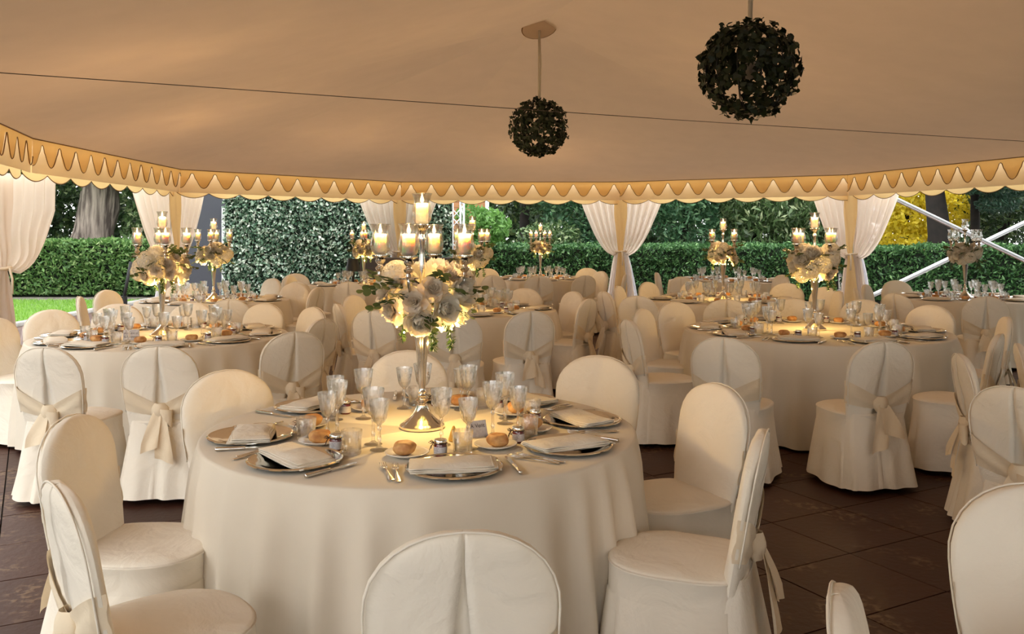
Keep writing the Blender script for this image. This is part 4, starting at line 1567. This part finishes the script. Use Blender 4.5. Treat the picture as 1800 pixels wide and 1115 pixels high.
def hydrangea(seed):
    rnd = random.Random(seed)
    m = MB()
    for k in range(60):
        z = 1 - 1.5 * (k + 0.5) / 60
        r = math.sqrt(max(0, 1 - z * z))
        a = k * 2.39996
        d = Vector((r * math.cos(a), r * math.sin(a), z))
        c = d * 0.052
        q = d.to_track_quat('Z', 'Y').to_matrix().to_4x4()
        f = MB()
        for p in range(4):
            an = p * PI / 2 + rnd.random() * 0.3
            bx, by = math.cos(an), math.sin(an)
            s = 0.016
            b = len(f.v)
            f.v += [(0, 0, 0), (bx * s * 0.6 - by * s * 0.45, by * s * 0.6 + bx * s * 0.45, 0.004), (bx * s * 1.1, by * s * 1.1, 0.002), (bx * s * 0.6 + by * s * 0.45, by * s * 0.6 - bx * s * 0.45, 0.004)]
            f.f.append((b, b + 1, b + 2, b + 3))
        m.add(f, Matrix.Translation(c) @ q)
    return m.mesh('hydrangea', 'petal')


def round_sprig(seed):
    rnd = random.Random(seed)
    m = MB()
    pts = [(0, 0, 0), (0.05, 0.006, 0.012), (0.10, 0, 0.012), (0.155, -0.006, -0.01)]
    m.tube(pts, [0.003, 0.0025, 0.002, 0.001], 5)
    for k in range(8):
        t = 0.25 + 0.75 * k / 7
        x = 0.155 * t
        s = 0.021 * (1 - 0.3 * t) * rnd.uniform(0.9, 1.2)
        side = 1 if k % 2 else -1
        c = Vector((x, side * s * 0.9, 0.012 * (1 - t)))
        b = len(m.v)
        tz = rnd.uniform(-0.5, 0.5)
        for i in range(9):
            a = 2 * PI * i / 9
            m.v.append((c.x + s * math.cos(a), c.y + s * math.sin(a) * math.cos(tz), c.z + s * math.sin(a) * math.sin(tz) + 0.2 * s * math.cos(a) ** 2))
        m.f.append(tuple(range(b, b + 9)))
    return m.mesh('leaf_sprig', 'sprig')


def fern_sprig():
    m = MB()
    pts = [(0, 0, 0), (0.05, 0, -0.005), (0.08, 0, -0.03), (0.095, 0, -0.06), (0.10, 0, -0.09)]
    m.tube(pts, 0.0018, 5)
    rnd = random.Random(3)
    for k in range(150):
        t = 0.10 + 0.90 * k / 149
        f = t * (len(pts) - 1)
        i = min(int(f), len(pts) - 2)
        p = Vector(pts[i]).lerp(Vector(pts[i + 1]), f - i)
        d = Vector((rnd.uniform(-1, 1), rnd.uniform(-1, 1), rnd.uniform(-1, 0.6))).normalized() * 0.026
        s = d.cross(Vector((0.3, 0.5, 0.8))).normalized() * 0.0035
        b = len(m.v)
        m.v += [tuple(p), tuple(p + d * 0.5 + s), tuple(p + d), tuple(p + d * 0.5 - s)]
        m.f.append((b, b + 1, b + 2, b + 3))
    return m.mesh('fern_sprig', 'fern')


BL = {'peony': [peony(1), peony(2)], 'rose': [rose(1), rose(5)], 'hydrangea': [hydrangea(1), hydrangea(3)]}
SPR = [round_sprig(1), round_sprig(5)]
FERN = fern_sprig()
BULB = MB().lathe([(0, -0.004), (0.0035, -0.002), (0.0038, 0.002), (0, 0.005)], 6).mesh('fairy_bulb', 'fairy')
FZ = 1.29        # height of the centre of the bouquet


def flowers(t, turn, size, seed, lit=True):
    cx, cy, R = TABLES[t]
    root = thing('flower_arrangement', 'white peony and rose bouquet in the candelabra on the ' + TNAME[t], 'flowers', (cx, cy, FZ), turn, 'bouquets on the candelabra')
    rnd = random.Random(seed)
    n = 22
    for k in range(n):
        z = 0.86 - 1.55 * (k + 0.5) / n
        r = math.sqrt(max(0.0, 1 - z * z))
        a = k * 2.39996 + rnd.uniform(-0.2, 0.2)
        d = Vector((r * math.cos(a), r * math.sin(a), z))
        p = Vector((d.x * 0.165, d.y * 0.165, d.z * 0.125)) * size * rnd.uniform(0.9, 1.1)
        kind = ['peony', 'hydrangea', 'rose', 'peony', 'rose'][k % 5]
        o = link(kind, BL[kind][k % 2], root, p)
        dd = (d + Vector((0, 0, 0.25))).normalized()
        o.rotation_euler = dd.to_track_quat('Z', 'Y').to_euler()
        s = size * rnd.uniform(0.95, 1.3)
        o.scale = (s, s, s)
    for k in range(18):
        a = k * 2 * PI / 9 + rnd.uniform(-0.25, 0.25)
        z = rnd.uniform(-0.6, 0.2) if k < 9 else rnd.uniform(0.3, 1.2)
        o = link('leaf_sprig', SPR[k % 2], root, (0.10 * math.cos(a) * size, 0.10 * math.sin(a) * size, 0.08 * z))
        o.rotation_euler = (rnd.uniform(-0.6, 0.6), -0.35 * z + rnd.uniform(-0.2, 0.3), a)
    for k, a in enumerate((-1.2 - turn, -0.7 - turn, 2.2 - turn)):
        o = link('fern_sprig', FERN, root, (0.09 * math.cos(a), 0.09 * math.sin(a), -0.075 * size))
        o.rotation_euler = (0, 0.25, a)
    if lit:
        for k in range(14):
            a = k * 2 * PI / 14 + rnd.random() * 0.3
            rr = rnd.uniform(0.07, 0.125) * size
            link('fairy_bulb', BULB, root, (rr * math.cos(a), rr * math.sin(a), rnd.uniform(-0.13, -0.05) * size))
        glow = ((0.045, -0.03), (-0.05, -0.03)) if t <= 3 else ((0.04, -0.03),)
        for sx, sy in glow:
            ld = bpy.data.lights.new('fairy_light', 'POINT')
            ld.energy = FAIRY_W / len(glow)
            ld.color = (1.0, 0.64, 0.22)
            ld.shadow_soft_size = 0.0
            link('fairy_light', ld, root, (sx, sy, -0.185 * size))


# ------------------------------------------------------------------ candelabra, hurricanes, candles
def flute(r, z, a):
    if 0.17 < z < 0.42:
        return r * (1 + 0.045 * math.cos(12 * a))
    return r


CAND_BASE = MB().lathe([(0, 0.0), (0.090, 0.0), (0.092, 0.004), (0.092, 0.012), (0.088, 0.016), (0.080, 0.020), (0.076, 0.024), (0.060, 0.036), (0.042, 0.054), (0.030, 0.072),
                        (0.025, 0.086), (0.024, 0.094), (0.017, 0.098), (0.017, 0.104), (0.026, 0.110), (0.026, 0.118), (0.015, 0.124), (0.017, 0.13), (0.012, 0.137), (0.012, 0.15)], 48).mesh('base', 'silver', True, 40)
CAND_STEM = MB().lathe([(0.012, 0.14), (0.017, 0.148), (0.013, 0.156), (0.013, 0.165), (0.015, 0.19), (0.019, 0.26), (0.026, 0.34), (0.033, 0.40), (0.035, 0.43), (0.030, 0.45), (0.02, 0.47), (0.012, 0.50),
                        (0.010, 0.62), (0.016, 0.66), (0.011, 0.70), (0.011, 0.76), (0.018, 0.775), (0.012, 0.79), (0.012, 0.80), (0.022, 0.815), (0.036, 0.83), (0.036, 0.836), (0, 0.836)], 48, (0, 0, 0), flute).mesh('stem', 'silver', True, 50)
_arm = MB()
_arm.tube([(0.0, 0, 0.52), (0.05, 0, 0.49), (0.10, 0, 0.50), (0.15, 0, 0.54), (0.178, 0, 0.60), (0.18, 0, 0.635)], [0.007, 0.007, 0.0065, 0.006, 0.007, 0.008], 10)
CAND_ARM = _arm.mesh('arm', 'silver')
CAND_CUP = MB().lathe([(0.009, 0.615), (0.040, 0.620), (0.041, 0.625), (0.012, 0.629), (0.010, 0.640), (0.018, 0.648), (0.021, 0.656), (0.012, 0.664), (0.011, 0.670), (0.020, 0.680), (0.021, 0.690),
                       (0.013, 0.694), (0.028, 0.700), (0.036, 0.706), (0.036, 0.710), (0, 0.710)], 24, (0.18, 0, 0)).mesh('candle_cup', 'silver', True, 50)
_h = [(0.017, 0.0), (0.030, 0.004), (0.038, 0.018), (0.041, 0.034), (0.040, 0.052), (0.0355, 0.072), (0.033, 0.088), (0.034, 0.102), (0.039, 0.118), (0.043, 0.126)]
HURR = MB().lathe(_h + [(0.0422, 0.1264)] + [(r - 0.0012, z + 0.001) for r, z in reversed(_h)], 32).mesh('hurricane_glass', 'hurricane')
WAX = MB().lathe([(0, 0.0), (0.0245, 0.0), (0.0255, 0.003), (0.0255, 0.078), (0.0235, 0.082), (0.018, 0.0795), (0, 0.078)], 28).mesh('wax_body', 'wax', True, 40)
WICK = MB().tube([(0, 0, 0.076), (0.001, 0, 0.088)], 0.0012, 5).mesh('wick', 'wick')
FLAME = MB().lathe([(0, 0.0835), (0.0035, 0.087), (0.0058, 0.094), (0.0056, 0.102), (0.0034, 0.112), (0.0012, 0.120), (0, 0.123)], 12).mesh('flame', 'flame')
ARMW = ['front', 'right', 'rear', 'left']


def candelabra(t, turn, lit=True, fsize=1.0, light=True):
    cx, cy, R = TABLES[t]
    root = thing('candelabra', 'tall silver five-cup candelabra on the ' + TNAME[t], 'candelabra', (cx, cy, TOP + 0.001), turn, 'silver candelabra on the tables')
    link('base', CAND_BASE, root)
    link('stem', CAND_STEM, root)
    spots = []
    for k in range(4):
        a = -PI / 2 + k * PI / 2
        arm = link('arm', CAND_ARM, root, (0, 0, 0), (0, 0, a))
        link('candle_cup', CAND_CUP, arm)
        spots.append((cx + 0.18 * math.cos(a + turn), cy + 0.18 * math.sin(a + turn), TOP + 0.712, ARMW[k] + ' arm'))
    spots.append((cx, cy, TOP + 0.838, 'top cup'))
    for x, y, z, w in spots:
        where = '%s of the candelabra on the %s' % (w, TNAME[t])
        tag(link('hurricane_glass', HURR, None, (x, y, z)), 'clear hurricane glass in the ' + where, 'hurricane glass', 'hurricane glasses')
        if not lit:
            continue
        c = thing('pillar_candle', 'lit ivory pillar candle in the ' + where, 'candle', (x, y, z + 0.003), 0, 'pillar candles')
        link('wax_body', WAX, c)
        link('wick', WICK, c)
        link('flame', FLAME, c)
        ld = bpy.data.lights.new('candle_glow', 'POINT')
        ld.energy = CANDLE_W
        ld.color = (1.0, 0.62, 0.30)
        ld.shadow_soft_size = 0.0
        link('candle_glow', ld, c, (0, 0, 0.103))
    flowers(t, turn + t, fsize, t * 3 + 1, lit)


candelabra(1, -0.19, fsize=1.05)
candelabra(2, 0.5, fsize=1.05)
candelabra(3, 0.35, fsize=1.1)
candelabra(4, 0.6, fsize=0.95)
candelabra(5, 0.15, fsize=0.95)
candelabra(6, 0.3, fsize=0.95)
candelabra(7, 0.4, fsize=0.85)
candelabra(8, 0.55, fsize=0.9)
candelabra(10, 0.1, lit=False, fsize=0.95)

# ------------------------------------------------------------------ small things on the tables
def card(x, y, rz, lines, label, wd=0.11, ht=0.075):
    root = thing('table_card', label, 'card', (x, y, TOP + 0.001), rz, 'folded table cards')
    m = MB()
    m.v += [(-wd / 2, -0.022, 0), (wd / 2, -0.022, 0), (wd / 2, 0, ht), (-wd / 2, 0, ht), (wd / 2, 0.022, 0), (-wd / 2, 0.022, 0)]
    m.f += [(0, 1, 2, 3), (3, 2, 4, 5)]
    o = link('folded_card', m.mesh('folded_card', 'paper', False), root)
    for k, s in enumerate(lines):
        cu = bpy.data.curves.new('lettering', 'FONT')
        cu.body = s
        cu.size = 0.022
        cu.align_x = 'CENTER'
        tmp = bpy.data.objects.new('lettering', cu)
        COL.objects.link(tmp)
        dg = bpy.context.evaluated_depsgraph_get()
        me = bpy.data.meshes.new_from_object(tmp.evaluated_get(dg))
        bpy.data.objects.remove(tmp)
        me.materials.clear()
        me.materials.append(M['ink'])
        z = ht * (0.58 - 0.34 * k)
        l = link('lettering', me, root, (0, -0.022 * (1 - z / ht) - 0.0012, z))
        l.rotation_euler = (PI / 2 - math.atan2(0.022, ht), 0, 0)


card(-2.84, 6.62, 0.25, ['An Vent of', 'Sail Bonnet'], 'cream name card with two printed lines on the left table')
card(-3.58, 10.2, 0.1, ['An Vent of', 'Sail Bonnet'], 'small cream name card on the rear left table')
card(-0.14, 3.50, 0.5, ['A Vent'], 'small pinkish card beside the wine glasses on the nearest table', 0.08, 0.06)
cone = MB().lathe([(0, 0), (0.020, 0.0), (0.021, 0.004), (0.012, 0.036), (0.004, 0.056), (0, 0.058)], 16).mesh('yellow_cone', 'butter')
tag(link('butter_cone', cone, None, (-0.225, 3.42, TOP + 0.001)), 'small yellow butter cone behind a jam jar on the nearest table', 'butter', 'butter cones')
tag(link('butter_cone', cone, None, (0.075, 3.86, TOP + 0.001)), 'small yellow butter cone among the right-hand glasses of the nearest table', 'butter', 'butter cones')

lamp = thing('table_lamp', 'small table lamp with black shade on the ivy screen table', 'lamp', (-2.49, 13.9, TOP + 0.001))
link('base', MB().lathe([(0, 0), (0.06, 0), (0.06, 0.012), (0.018, 0.02), (0.02, 0.12), (0.03, 0.16), (0.012, 0.19), (0.01, 0.22), (0, 0.22)], 20).mesh('base', 'black', True, 40), lamp)
link('shade', MB().lathe([(0.115, 0.19), (0.085, 0.385), (0.083, 0.385), (0.113, 0.19)], 28).mesh('shade', 'black', True, 40), lamp)
